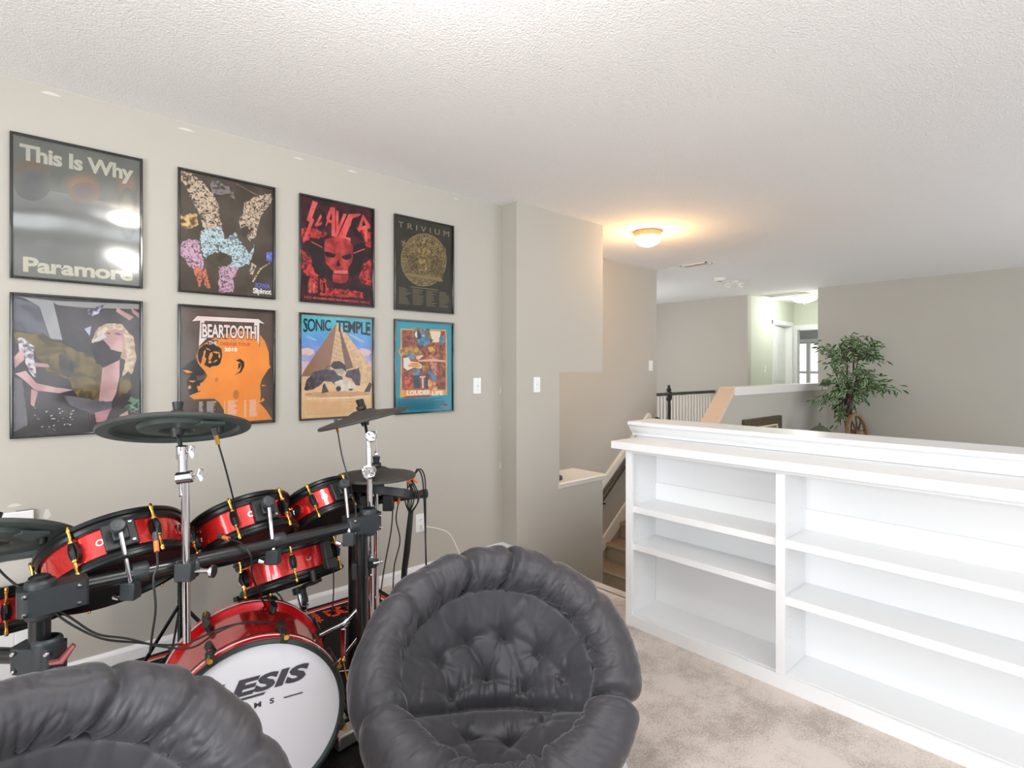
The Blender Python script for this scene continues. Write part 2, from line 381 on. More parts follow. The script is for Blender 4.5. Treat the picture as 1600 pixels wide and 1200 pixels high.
# balustrade across the hall
rl = thing('balustrade', (7.6, 4.75, 0), 'dark rail with white balusters guarding the far side of the hall', 'railing')
b = MB(); b.prism([(-.032, 0), (.032, 0), (.036, .02), (.026, .045), (-.026, .045), (-.036, .02)], Matrix(((0, 0, 1, 0), (1, 0, 0, 4.75), (0, 1, 0, .965), (0, 0, 0, 1))), 5.9, 8.99)
M_blackwood = mat('near_black_stained_wood', (38, 42, 38), 0.35, rgb2=(54, 56, 48), nscale=10, coat=.3)
obj('rail', b, M_blackwood, rl)
b = MB(); Mn = frameM((7.59, 4.75, 0), (0, 0, 1))
b.lathe([(0, 1.13), (.012, 1.13), (.022, 1.115), (.026, 1.10), (.02, 1.085), (.03, 1.075), (.04, 1.06), (.038, 1.045), (.028, 1.03), (.045, 1.02), (.05, .99), (.05, .93), (.044, .90), (.03, .88), (.026, .86), (.032, .84), (.034, .80), (.03, .6), (.034, .4), (.04, .3), (.05, .28), (.05, 0), (0, 0)], Mn, 20)
obj('newel_post', b, M_blackwood, rl)
M_blackpaint = M_trim
for i in range(33):
    x = 6.02 + i * .092
    if abs(x - 7.59) < .05 or x > 8.95: continue
    b = MB(); b.lathe([(.011, .0), (.016, .02), (.016, .2), (.012, .24), (.014, .3), (.0105, .9), (.0105, .97)], frameM((x, 4.75, 0), (0, 0, 1)), 8)
    obj('baluster', b, M_trim, rl)

# hall doors
dr = struct('door_2', boxes(((9.945, 4.12, 0), (10.02, 4.15, 2.25)), ((10.77, 4.12, 0), (10.845, 4.15, 2.25)), ((9.945, 4.118, 2.18), (10.845, 4.15, 2.255)),
                            ((10.02, 4.14, 0), (10.035, 4.27, 2.18)), ((10.755, 4.14, 0), (10.77, 4.27, 2.18)), ((10.02, 4.14, 2.165), (10.77, 4.27, 2.18))), M_white, bevel=.004)
b = MB(); Md = Matrix.Translation((10.75, 4.25, 0)) @ Matrix.Rotation(math.radians(188), 4, 'Z'); b.obox(Md @ Matrix.Translation((.355, .0, 1.08)), .352, .018, 1.07)
for z in (.55, 1.5): b.obox(Md @ Matrix.Translation((.355, .02, z)), .24, .004, .34)
obj('door_panel', b, M_white, dr, bevel=.003)
obj('hinge', boxes(((10.40, 4.215, 1.88), (10.44, 4.235, 1.97)), ((10.40, 4.215, 1.1), (10.44, 4.235, 1.19))), mat('hinge_brown_metal', (90, 84, 74), .4, .8), dr)
obj('door_gap', boxes(((10.414, 4.224, .02), (10.422, 4.24, 2.15))), mat('dark_gap_shade', (44, 42, 38), .7), dr)  # dark strip standing in for the shade in the door gap
struct('door_3', boxes(((10.89, 4.08, 0), (10.912, 4.142, 2.2)), ((10.89, 3.18, 0), (10.912, 3.26, 2.2)), ((10.885, 3.18, 2.12), (10.912, 4.142, 2.205)), ((10.912, 4.075, 0), (11.03, 4.09, 2.13)), ((10.912, 3.25, 0), (11.03, 3.265, 2.13)), ((10.912, 3.25, 2.115), (11.03, 4.09, 2.13))), M_white, bevel=.004)

# attic access door low on the poster wall
ad = struct('door_1', boxes(((-.02, 3.105, .07), (.042, 3.126, .775)), ((-.82, 3.105, .07), (-.76, 3.126, .775)), ((-.82, 3.103, .715), (.042, 3.126, .775))), M_white, bevel=.004)
obj('door_panel', boxes(((-.76, 3.112, .07), (-.02, 3.126, .715)), ((-.70, 3.106, .13), (-.08, 3.12, .19)), ((-.70, 3.106, .60), (-.08, 3.12, .66)), ((-.70, 3.106, .13), (-.65, 3.12, .66)), ((-.13, 3.106, .13), (-.08, 3.12, .66))), M_white, ad, bevel=.004)

bbp = [(0, 0), (.016, 0), (.016, .052), (.012, .06), (.008, .066), (.004, .07), (0, .07)]
b = mould(bbp, (.042, 3.125, 0), (2.71, 3.125, 0), (0, -1, 0), None, None); struct('baseboard_left', b, M_white)
b = mould(bbp, (-2.3, 3.125, 0), (-.82, 3.125, 0), (0, -1, 0), None, None); struct('baseboard_rear', b, M_white)
b = MB(); b.box((2.705, 2.945, 0), (2.73, 3.12, .07)); b.box((2.69, 2.945, 0), (2.71, 3.12, .07)); struct('baseboard_niche', b, M_white, bevel=.003)

# ------------------------------------------------------------------ bookcase
bc = thing('bookcase', (2.56, .6, 0), 'long white built-in bookcase with empty shelves along the half wall', 'bookcase')
Y0, Y1 = -.60, 1.782
obj('side_panel', boxes(((2.44, Y1 - .02, 0), (2.70, Y1, .945))), M_white, bc, bevel=.001)
obj('side_panel', boxes(((2.44, Y0, 0), (2.70, Y0 + .02, .945))), M_white, bc, bevel=.001)
obj('divider', boxes(((2.45, .965, .06), (2.69, .99, .93))), M_white, bc, bevel=.001)
obj('back_panel', boxes(((2.686, Y0 + .02, 0), (2.70, Y1 - .02, .945)), ((2.678, Y0 + .02, .06), (2.687, Y1 - .02, .735))), M_white, bc, bevel=.002)
obj('bottom_panel', boxes(((2.45, Y0 + .02, .045), (2.685, Y1 - .02, .065))), M_white, bc)
ff = MB(); ff.box((2.428, Y1 - .036, .0), (2.45, Y1 + .002, .945)); ff.box((2.428, .958, .063), (2.45, .996, .93)); ff.box((2.428, Y0, .0), (2.45, Y0 + .04, .945))
ff.box((2.428, Y0 + .04, 0), (2.45, Y1 - .036, .063)); ff.box((2.428, Y0 + .04, .927), (2.45, Y1 - .036, .945))
obj('face_frame', ff, M_white, bc, bevel=.0012)
for (ya, yb, z0, z1) in ((.99, Y1 - .02, .607, .64), (.99, Y1 - .02, .407, .438), (Y0 + .02, .965, .607, .642), (Y0 + .02, .965, .362, .398)):
    obj('shelf', boxes(((2.446, ya, z0), (2.685, yb, z1)),), M_white, bc, bevel=.0012)
obj('countertop', boxes(((2.395, Y0 - .02, .945), (2.70, Y1 + .075, .985))), M_white, bc, bevel=.002)
b = MB(); b.box((2.425, Y0, .929), (2.428, Y1, .935)); obj('bead_moulding', b, M_white, bc)
mh = mat('pin_hole_shadow_grey', (170, 168, 165), .8)
b = MB()
for y, s_ in ((Y1 - .0205, -1), (.9645, -1)):
    for k in range(14):
        z = .16 + k * .045
        if any(abs(z - q) < .03 for q in (.62, .42, .38)): continue
        for x in (2.50, 2.64): b.poly(ell(0, 0, .0022, .0022, 8), frameM((x, y, z), (0, -1, 0), (1, 0, 0)), .0004)
obj('pin_holes', b, mh, bc, smooth=False, kind='stuff')

# ------------------------------------------------------------------ switches and outlets
def plate(name, M, label, cat, kind='toggle', wd=.07, ht=.115):
    t = thing(name, M.translation, label, cat)
    b = MB(); b.obox(M @ Matrix.Translation((0, 0, .003)), wd / 2, ht / 2, .003); obj('cover_plate', b, M_white, t, bevel=.0015)
    if kind == 'toggle':
        b = MB(); b.obox(M @ Matrix.Translation((0, 0, .0065)), .006, .013, .001); b.obox(M @ Matrix.Translation((0, .004, .011)) @ Matrix.Rotation(-.5, 4, 'X'), .004, .009, .006); obj('toggle', b, M_white, t)
        for y in (.03, -.03):
            b = MB(); b.lathe([(0, .0075), (.003, .0072), (.003, .006)], M @ Matrix.Translation((0, y, 0)), 8); obj('screw', b, mat('screw_metal', (190, 188, 184), .3, .8), t)
    elif kind == 'rocker':
        b = MB(); b.obox(M @ Matrix.Translation((0, 0, .0075)) @ Matrix.Rotation(.06, 4, 'X'), .0165, .033, .003); obj('rocker', b, M_white, t, bevel=.001)
    else:
        b = MB()
        for y in (.02, -.02): b.prism(ell(0, y, .015, .0165, 16), M, .006, .008)
        obj('socket', b, M_white, t)
        ms = mat('socket_slot_dark', (50, 46, 44), .8)
        for y in (.02, -.02):
            for dx in (-.006, .006): b = MB(); b.obox(M @ Matrix.Translation((dx, y + .003, .0085)), .001, .004, .0006); obj('slot', b, ms, t)
            b = MB(); b.poly(ell(0, y - .007, .002, .002, 8), M, .0083); obj('ground_hole', b, ms, t)
    return t
plate('light_switch', frameM((2.465, 3.1245, 1.255), (0, -1, 0)), 'white toggle light switch on the poster wall, right of the posters', 'light switch')
plate('light_switch', frameM((2.915, 2.9645, 1.258), (0, -1, 0)), 'white toggle light switch on the projecting wall beside the cutout', 'light switch')
plate('light_switch', frameM((5.77, 3.8655, 1.42), (0, -1, 0)), 'white rocker light switch on the stair wall under the warm lamp', 'light switch', 'rocker', .08, .125)
plate('light_switch', frameM((9.645, 4.1415, 1.38), (0, -1, 0)), 'white light switch in the green hallway beside the white door', 'light switch', 'rocker')
plate('power_outlet', frameM((1.985, 3.1245, .35), (0, -1, 0)), 'white wall outlet behind the hi-hat with a white plug in it', 'outlet', 'outlet', .075, .12)
# ------------------------------------------------------------------ ceiling fittings
def dome(loc, r, drop, col, strength, label, rimcol, finial=False, rimh=.035):
    t = thing('ceiling_light', loc, label, 'ceiling light')
    M = frameM(loc, (0, 0, -1))
    b = MB(); b.lathe([(0, 0), (r * .95, 0), (r, .004), (r, rimh), (r * .93, rimh + .004), (0, rimh + .003)], M, 40); obj('base_ring', b, rimcol, t)
    b = MB(); pr = [(r * .93, rimh)]
    for i in range(1, 13):
        a = i / 12 * math.pi / 2; pr.append((r * 1.02 * math.cos(a) if i < 12 else 0, rimh + .004 + drop * math.sin(a)))
    b.lathe(pr, M, 40); obj('glass_dome', b, mat('lit_glass_%d' % int(r * 1000), (255, 250, 240), .3, emit=col, estr=strength), t)
    if finial:
        b = MB(); b.lathe([(.006, rimh + drop), (.009, rimh + drop + .008), (.006, rimh + drop + .02), (0, rimh + drop + .026)], M, 12); obj('finial', b, rimcol, t)
    return t
M_brass = mat('brushed_cream_metal', (214, 180, 130), .35, .3)
dome((4.188, 2.837, CEIL), .118, .085, (255, 226, 180), 7, 'round warm flush ceiling light above the stair landing', M_brass, rimh=.045)
dome((9.789, 3.543, CEIL), .19, .085, (248, 255, 240), 6, 'flush ceiling light with small finial in the green hallway', mat('nickel_rim', (214, 214, 206), .3, .4), True, rimh=.03)
dome((0.62, 1.0, CEIL), .15, .09, (255, 244, 226), 5, 'flush ceiling light over the posters and drums, just above the top edge of the view', M_brass)

M_plastic = mat('off_white_plastic', (236, 232, 226), .4)
def smoke(loc, r, label):
    t = thing('smoke_detector', loc, label, 'smoke detector'); M = frameM(loc, (0, 0, -1))
    b = MB(); b.lathe([(0, 0), (r, 0), (r, .012), (r * .82, .018), (r * .78, .034), (r * .5, .04), (0, .04)], M, 28); obj('housing', b, M_plastic, t)
    b = MB(); b.lathe([(r * .3, .041), (r * .34, .045), (r * .38, .041)], M, 20); obj('grille_ring', b, mat('shade_grey_plastic', (150, 146, 140), .5), t)
smoke(tuple(P(1125, 435, 7.43))[:2] + (CEIL,), .085, 'flat round white detector on the hall ceiling, nearest the air vent')
t = thing('flood_light', (7.45, 3.62, CEIL), 'small white twin-head spotlight on the hall ceiling', 'spotlight')
b = MB(); b.lathe([(0, 0), (.06, 0), (.06, .02), (0, .024)], frameM((7.45, 3.62, CEIL), (0, 0, -1)), 24); obj('base', b, M_plastic, t)
for s_ in (-1, 1):
    c = Vector((7.45, 3.62, CEIL - .02)) + RT * (.085 * s_)
    b = MB(); b.tube([(7.45, 3.62, CEIL - .015), c + Vector((0, 0, -.025))], .01, 8); b.lathe([(0, 0), (.03, .004), (.042, .03), (.045, .055), (.036, .058), (.03, .04), (0, .035)], frameM(c, -FW * .4 + Vector((0, 0, -.9)) + RT * .3 * s_), 20); obj('lamp_head', b, M_plastic, t)
def vent(x0, x1, y0, y1, n, label, along='x', dark=True):
    t = thing('ceiling_vent', ((x0 + x1) / 2, (y0 + y1) / 2, CEIL), label, 'air vent'); z = CEIL
    b = MB(); e = .02; b.box((x0, y0, z - .008), (x1, y0 + e, z)); b.box((x0, y1 - e, z - .008), (x1, y1, z)); b.box((x0, y0, z - .008), (x0 + e, y1, z)); b.box((x1 - e, y0, z - .008), (x1, y1, z)); obj('frame', b, M_plastic, t)
    b = MB(); b.box((x0 + e, y0 + e, z - .0012), (x1 - e, y1 - e, z - .0006)); obj('duct_opening', b, mat('duct_dark', (60, 52, 46), .8) if dark else mat('duct_grey', (150, 150, 142), .8), t)
    b = MB()
    for i in range(n):
        if along == 'y':
            y = y0 + e + (y1 - y0 - 2 * e) * (i + .5) / n; b.obox(Matrix.Translation(((x0 + x1) / 2, y, z - .006)) @ Matrix.Rotation(.6, 4, 'X'), (x1 - x0) / 2 - e, .006, .0008)
        else:
            x = x0 + e + (x1 - x0 - 2 * e) * (i + .5) / n; b.obox(Matrix.Translation((x, (y0 + y1) / 2, z - .006)) @ Matrix.Rotation(-.9, 4, 'Y'), .005, (y1 - y0) / 2 - e, .0008)
    obj('slat', b, M_plastic, t); return t
vent(5.86, 6.00, 3.18, 3.52, 3, 'slim dark-slotted ceiling vent between the warm lamp and the detectors', 'x')
vent(9.16, 9.56, 3.30, 4.0, 14, 'large louvred return vent on the green hallway ceiling', 'x', False)
fn = thing('ceiling_fan', (13.0, 5.0, CEIL), 'white ceiling fan glimpsed through the bedroom doorway', 'ceiling fan')
b = MB(); b.lathe([(0, 0), (.06, 0), (.05, .05), (.015, .06), (.015, .18), (.10, .20), (.11, .28), (.05, .32), (0, .32)], frameM((13.0, 5.0, CEIL), (0, 0, -1)), 20); obj('motor', b, M_plastic, fn)
for k in range(5):
    M = Matrix.Translation((13.0, 5.0, CEIL - .25)) @ Matrix.Rotation(k * 2 * math.pi / 5 + .3, 4, 'Z') @ Matrix.Rotation(.15, 4, 'X')
    b = MB(); b.prism([(.1, -.03), (.2, -.06), (.62, -.07), (.66, 0), (.62, .07), (.2, .06), (.1, .03)], M, -.004, .004); obj('blade', b, M_plastic, fn)
# ------------------------------------------------------------------ posters
M_frame = mat('gloss_black_frame', (18, 20, 20), 0.12, coat=1.0)
def glaze_mat(ior=1.42, nm='acrylic_glazing'):
    m = bpy.data.materials.new(nm); m.use_nodes = True; N = m.node_tree.nodes; L = m.node_tree.links
    for n in list(N): N.remove(n)
    o = N.new('ShaderNodeOutputMaterial'); t = N.new('ShaderNodeBsdfTransparent'); g = N.new('ShaderNodeBsdfGlossy'); g.inputs['Roughness'].default_value = 0.11
    f = N.new('ShaderNodeFresnel'); f.inputs['IOR'].default_value = ior; mx = N.new('ShaderNodeMixShader')
    tc = N.new('ShaderNodeTexCoord'); ns = N.new('ShaderNodeTexNoise'); ns.inputs['Scale'].default_value = 5; ns.inputs['Detail'].default_value = 1
    bp = N.new('ShaderNodeBump'); bp.inputs['Strength'].default_value = .12; bp.inputs['Distance'].default_value = .02
    L.new(tc.outputs['Object'], ns.inputs['Vector']); L.new(ns.outputs['Fac'], bp.inputs['Height']); L.new(bp.outputs[0], g.inputs['Normal'])
    L.new(f.outputs[0], mx.inputs[0]); L.new(t.outputs[0], mx.inputs[1]); L.new(g.outputs[0], mx.inputs[2]); L.new(mx.outputs[0], o.inputs[0]); return m
M_glaze = glaze_mat(); M_glaze2 = glaze_mat(2.0, 'glossy_glass_glazing')
GW, GH = .467, .617
def homog(src):
    """matrix taking the four traced corners TL TR BR BL to the unit square"""
    dst = [(0, 1), (1, 1), (1, 0), (0, 0)]; A = []; B = []
    for (x, y), (u, v) in zip(src, dst):
        A.append([x, y, 1, 0, 0, 0, -u * x, -u * y]); B.append(u); A.append([0, 0, 0, x, y, 1, -v * x, -v * y]); B.append(v)
    h = np.linalg.solve(np.array(A, float), np.array(B, float))
    def f(x, y):
        w_ = h[6] * x + h[7] * y + 1; return ((h[0] * x + h[1] * y + h[2]) / w_, (h[3] * x + h[4] * y + h[5]) / w_)
    return f
def pc(rgb, rgb2=None, sc=40, con=(.42, .58), dist=0.0):
    n = 'ink_%d_%d_%d' % rgb + ('_%d_%d_%d_%d' % (rgb2 + (sc,)) if rgb2 else '')
    return mat(n, rgb, .6, rgb2=rgb2, nscale=sc, contrast=con, spec=.2, dist=dist)
class Art:
    def __init__(s, M, H): s.M = M; s.H = H; s.b = MB(); s.t = MB(); s.am = []; s.tm = []; s.z = .0004; s.rng = random.Random(5)
    def _mi(s, lst, m):
        if m not in lst: lst.append(m)
        return lst.index(m)
    def p(s, pts, m, jag=0, raw=False):
        q = pts if raw else [s.H(*a) for a in pts]
        if jag:
            o = []
            for i in range(len(q)):
                a, b_ = q[i], q[(i + 1) % len(q)]; n = max(2, int(math.dist(a, b_) / .022))
                for k in range(n): o.append((a[0] + (b_[0] - a[0]) * k / n + s.rng.uniform(-jag, jag), a[1] + (b_[1] - a[1]) * k / n + s.rng.uniform(-jag, jag)))
            q = o
        q = [(min(.995, max(.005, a)), min(.995, max(.005, c))) for a, c in q]
        s.z += .00002; s.b.poly(q, s.M, s.z, s._mi(s.am, m))
    def e(s, cx, cy, rx, ry, m, jag=0, rot=0, **k): s.p(ell(cx, cy, rx, ry, 28, rot, **k), m, jag)
    def soft(s, cx, cy, rx, ry, c0, c1, n=7):
        for i in range(n):
            f_ = (i + .5) / n; k = 1.25 - .75 * f_; s.e(cx, cy, rx * k, ry * k, pc(tuple(int(c1[j] + (c0[j] - c1[j]) * f_) for j in range(3))))
    def text(s, st, x, y, wd, ht, m, warp=None, bold=.02, sp=1.0, shear=0.0): s.z += .00002; put_text(s.t, st, s.M, x, y, wd, ht, s.z + .0003, s._mi(s.tm, m), bold, sp, shear, warp)
    def bars(s, x0, x1, y0, y1, n, m, ragged=.3):
        for i in range(n):
            y = y1 - (y1 - y0) * (i + .5) / n; h = (y1 - y0) / n * .2; xe = x1 - (x1 - x0) * s.rng.uniform(0, ragged)
            s.z += .000001; s.t.poly([(x0, y - h), (xe, y - h), (xe, y + h), (x0, y + h)], s.M, s.z + .0003, s._mi(s.tm, m))
def poster(x0, z0, corners, paper, label, wave=0.0, tilt=0.0):
    t = thing('framed_poster', (x0 + GW / 2, 3.125, z0), label, 'poster', )
    y = 3.123
    b = MB(); fw = .011; d = .02
    for (a, c) in (((x0, z0), (x0 + fw, z0 + GH)), ((x0 + GW - fw, z0), (x0 + GW, z0 + GH)), ((x0 + fw, z0), (x0 + GW - fw, z0 + fw)), ((x0 + fw, z0 + GH - fw), (x0 + GW - fw, z0 + GH))):
        b.box((a[0], y - d, a[1]), (c[0], y, c[1]))
    obj('frame', b, M_frame, t, bevel=.003)
    M = frameM((x0 + fw, y - .002, z0 + fw), (0, -1, 0), (1, 0, 0)) @ Matrix.Diagonal((GW - 2 * fw, GH - 2 * fw, 1, 1))
    b = MB(); b.box((x0 + fw, y - .002, z0 + fw), (x0 + GW - fw, y, z0 + GH - fw)); obj('paper', b, paper, t, smooth=False)
    b = MB(); n = 48; vs = []; fs = []
    for i in range(n + 1):
        for j in range(3):
            v = i / n; vs.append((x0 + fw + (GW - 2 * fw) * j / 2, y - .0115 - wave * .007 * math.tanh((v - .42) / .12), z0 + fw + (GH - 2 * fw) * v))
    for i in range(n):
        for j in range(2): a = i * 3 + j; fs.append((a, a + 1, a + 4, a + 3))
    b.add(vs, fs); obj('glazing', b, M_glaze2 if wave else M_glaze, t)
    return t, Art(M, homog(corners))
def finish(t, a):
    if a.b.f: obj('artwork', a.b, a.am, t, smooth=False)
    if a.t.f: obj('lettering', a.t, a.tm, t, smooth=False)
XC = (-.035, .576, 1.174, 1.782); ZT, ZB = 1.758, 1.088 - .006

# 1 This Is Why
t, A = poster(XC[0], ZT, [(95, 95), (982, 290), (962, 1150), (75, 1070)], pc((112, 118, 110), (138, 142, 136), 6, (.3, .7)), 'framed poster lettered This Is Why above Paramore with a bright reflection across it', wave=1.0)
BG = (124, 130, 122)
A.p([(0, 0), (1, 0), (1, .62), (0, .66)], pc((158, 161, 158), (148, 152, 149), 5), raw=True)  # lighter lower half: haze of the glazing reflection put into the print
A.soft(215, 330, 125, 80, (150, 116, 100), BG); A.soft(225, 440, 110, 95, (104, 106, 114), BG); A.soft(575, 440, 125, 75, (186, 146, 112), BG); A.soft(590, 500, 95, 60, (128, 116, 118), (160, 134, 112))
A.soft(885, 450, 70, 100, (170, 142, 122), BG); A.soft(890, 650, 55, 150, (176, 176, 164), BG)
cream = pc((238, 236, 220))
A.text('This Is Why', .045, .80, .90, .15, cream, bold=.035, sp=.95); A.text('Paramore', .07, .035, .87, .11, cream, bold=.035, sp=.95)
finish(t, A)

# 2 Iowa: generic pale shaggy forms on brown
t, A = poster(XC[1], ZT, [(103, 78), (862, 250), (868, 1112), (97, 1062)], pc((84, 74, 64), (98, 88, 78), 8), 'framed poster of pale iridescent shaggy fur on brown, lettered Iowa at lower right')
tan = pc((226, 204, 180), (80, 70, 62), 52, (.44, .60), 1.5); blu = pc((206, 228, 234), (92, 90, 92), 58, (.46, .62), 1.5); pnk = pc((222, 184, 206), (96, 78, 84), 60, (.46, .62), 1.5); ora = pc((226, 140, 108), (110, 72, 60), 56, (.46, .62), 1.5)
A.p([(110, 85), (200, 105), (300, 180), (390, 290), (430, 400), (455, 560), (300, 560), (280, 470), (210, 330), (150, 200), (106, 150)], tan, .012)
A.p([(600, 500), (640, 350), (740, 300), (855, 285), (855, 350), (760, 460), (740, 600), (690, 650), (610, 560)], tan, .014)
A.p([(290, 560), (450, 540), (480, 640), (560, 580), (620, 690), (700, 760), (640, 850), (540, 900), (430, 880), (300, 780), (265, 650)], blu, .014)
A.p([(640, 840), (690, 740), (720, 680), (712, 760), (670, 850)], blu, .01); A.p([(120, 650), (250, 640), (290, 780), (300, 900), (240, 930), (170, 840), (110, 760)], pnk, .014)
A.p([(210, 860), (320, 880), (360, 1060), (330, 1050), (290, 960), (270, 1040)], ora, .012); A.p([(430, 870), (600, 860), (550, 960), (545, 1080), (430, 1075)], pnk, .012)
A.p([(110, 440), (240, 430), (260, 540), (110, 555)], pc((236, 200, 140), (110, 80, 50), 40), .012); A.e(430, 810, 110, 62, pc((74, 66, 52), (92, 82, 68), 20), .01); A.e(640, 580, 34, 44, pc((84, 74, 64)), .008)
A.p([(350, 190), (420, 160), (540, 250), (560, 320), (500, 280), (380, 280)], pc((150, 142, 140), (84, 74, 66), 60, (.48, .6)), .012); A.p([(680, 900), (700, 830), (740, 850), (700, 940)], tan, .01); A.p([(700, 985), (760, 880), (860, 815), (862, 822), (770, 890), (712, 990)], tan)
A.p([(815, 750), (860, 740), (860, 825), (815, 812)], pc((96, 110, 214), (150, 160, 230), 60)); A.p([(540, 180), (545, 178), (745, 292), (740, 294)], tan)
A.text('IOWA', .80, .08, .17, .045, pc((120, 122, 226)), bold=.03); A.text('Slipknot', .77, .012, .215, .065, pc((244, 244, 244)), bold=.04, sp=.85)
finish(t, A)

# 3 Slayer
t, A = poster(XC[2], ZT, [(120, 90), (785, 232), (785, 1130), (105, 1080)], pc((50, 34, 40), (84, 40, 48), 14), 'framed red and black horned skull poster lettered Slayer')
glow = pc((232, 78, 74), (96, 34, 40), 34, (.4, .62), 1); dk = pc((40, 30, 34), (54, 36, 40), 30)
A.p([(125, 400), (230, 390), (360, 430), (350, 480), (230, 500), (130, 520)], glow, .012); A.p([(125, 600), (230, 700), (240, 800), (350, 880), (370, 960), (700, 1000), (700, 1060), (380, 1040), (150, 980), (200, 860), (125, 790)], glow, .014)
A.p([(780, 680), (700, 740), (660, 850), (690, 910), (780, 940)], glow, .012); A.p([(640, 380), (780, 440), (780, 570), (720, 560)], glow, .012); A.p([(190, 990), (120, 900), (130, 830), (180, 960)], dk)
for x in (150, 185, 225, 270, 320): A.p([(x, 1010), (x + 6, 850 + (x % 3) * 30), (x + 22, 845 + (x % 3) * 30), (x + 26, 1010)], pc((238, 120, 110), (180, 60, 60), 30) if x % 2 else dk, .004)
LT = pc((244, 116, 112), (226, 84, 84), 10)
A.p([(235, 135), (282, 155), (226, 296), (246, 318), (162, 508), (138, 500), (204, 334), (174, 318)], LT); A.p([(322, 232), (338, 248), (285, 350), (330, 330), (322, 356), (262, 380), (250, 368)], LT); A.p([(252, 250), (268, 225), (262, 330), (245, 345)], dk)
A.p([(402, 195), (442, 202), (442, 468), (408, 470), (408, 346), (375, 342), (358, 378), (332, 360)], LT); A.p([(410, 248), (412, 318), (388, 314)], dk)
A.p([(450, 228), (474, 236), (474, 372), (522, 256), (550, 264), (448, 502), (424, 496), (450, 420)], LT)
A.p([(568, 262), (682, 258), (672, 286), (606, 302), (588, 346), (618, 352), (606, 376), (578, 374), (538, 474), (586, 486), (584, 518), (456, 500)], LT)
A.p([(700, 262), (768, 366), (766, 392), (742, 402), (742, 526), (716, 505), (712, 412), (684, 404), (668, 432), (644, 420)], LT); A.p([(704, 312), (728, 366), (692, 378)], dk)
A.p([(200, 480), (330, 500), (330, 560), (310, 610), (210, 540)], dk); A.p([(600, 560), (720, 520), (730, 580), (610, 640)], dk); A.p([(280, 205), (345, 250), (366, 320), (340, 400), (300, 425), (265, 395), (310, 370), (330, 310)], dk); A.p([(700, 268), (610, 300), (585, 370), (620, 460), (720, 530), (690, 450), (640, 400), (640, 340)], dk)
A.p([(200, 540), (330, 600), (330, 900), (300, 870), (220, 760)], dk, .008); A.p([(600, 620), (730, 560), (690, 760), (600, 880)], dk, .008)
A.p([(345, 500), (460, 470), (560, 500), (610, 560), (602, 680), (590, 730), (560, 780), (566, 870), (540, 905), (490, 915), (420, 900), (410, 820), (350, 720), (338, 600)], pc((214, 84, 80), (160, 50, 54), 16))
A.p([(340, 612), (380, 618), (450, 640), (430, 668), (370, 668), (342, 645)], dk); A.p([(500, 655), (590, 630), (596, 676), (550, 694), (510, 680)], dk); A.p([(470, 680), (490, 750), (470, 756), (448, 745)], dk); A.p([(345, 720), (420, 800), (410, 890), (370, 880)], dk, .006); A.p([(565, 760), (610, 700), (610, 820), (575, 870)], dk, .006)
for i in range(7): A.p([(432 + i * 18, 790), (446 + i * 18, 792), (446 + i * 18, 822), (432 + i * 18, 820)], pc((238, 140, 130)))
A.p([(425, 824), (562, 832), (562, 838), (425, 830)], dk); A.p([(215, 515), (318, 568), (316, 578), (215, 525)], LT); A.p([(610, 622), (718, 582), (718, 592), (612, 634)], LT)
A.text('8.18.15 - MID FLORIDA CREDIT UNION AMPHITHEATRE - TAMPA, FL', .05, .018, .91, .026, LT, bold=.02)
finish(t, A)

# 4 Trivium
t, A = poster(XC[3], ZT, [(120, 112), (705, 240), (700, 1130), (105, 1085)], pc((62, 60, 52), (70, 68, 60), 10), 'framed dark olive poster with a gold relief disc, lettered Trivium')
gold = pc((168, 146, 104), (74, 62, 46), 60, (.40, .60), 2.0); rim = pc((150, 134, 94)); dk4 = pc((84, 70, 52), (150, 132, 96), 80, (.45, .6), 2)
A.e(412, 575, 240, 278, rim); A.e(412, 575, 230, 267, gold)
A.p([(340, 460), (400, 430), (480, 460), (490, 560), (440, 680), (380, 640), (350, 540)], pc((176, 156, 100), (110, 92, 62), 50), .01); A.e(425, 370, 36, 46, pc((170, 150, 110), (90, 76, 56), 70), .008)
A.p([(180, 380), (210, 350), (220, 400), (330, 470), (320, 490), (190, 430)], gold, .008); A.p([(480, 490), (640, 440), (645, 490), (490, 520)], gold, .008)
A.p([(230, 480), (330, 500), (360, 700), (280, 740), (240, 720)], dk4, .014); A.p([(480, 520), (600, 530), (620, 760), (480, 740)], dk4, .014); A.p([(215, 722), (240, 708), (600, 766), (612, 800), (215, 742)], rim); A.p([(225, 742), (600, 798), (598, 806), (228, 750)], dk4)
A.text('TRIVIUM', .05, .885, .90, .062, pc((168, 154, 124)), bold=-.004, sp=1.6)
for i in range(4): A.bars(.06 + i * .235, .06 + i * .235 + .2, .05, .235, 11, pc((134, 122, 96)), .5)
A.bars(.25, .75, .238, .262, 1, pc((134, 122, 96)), 0)
finish(t, A)

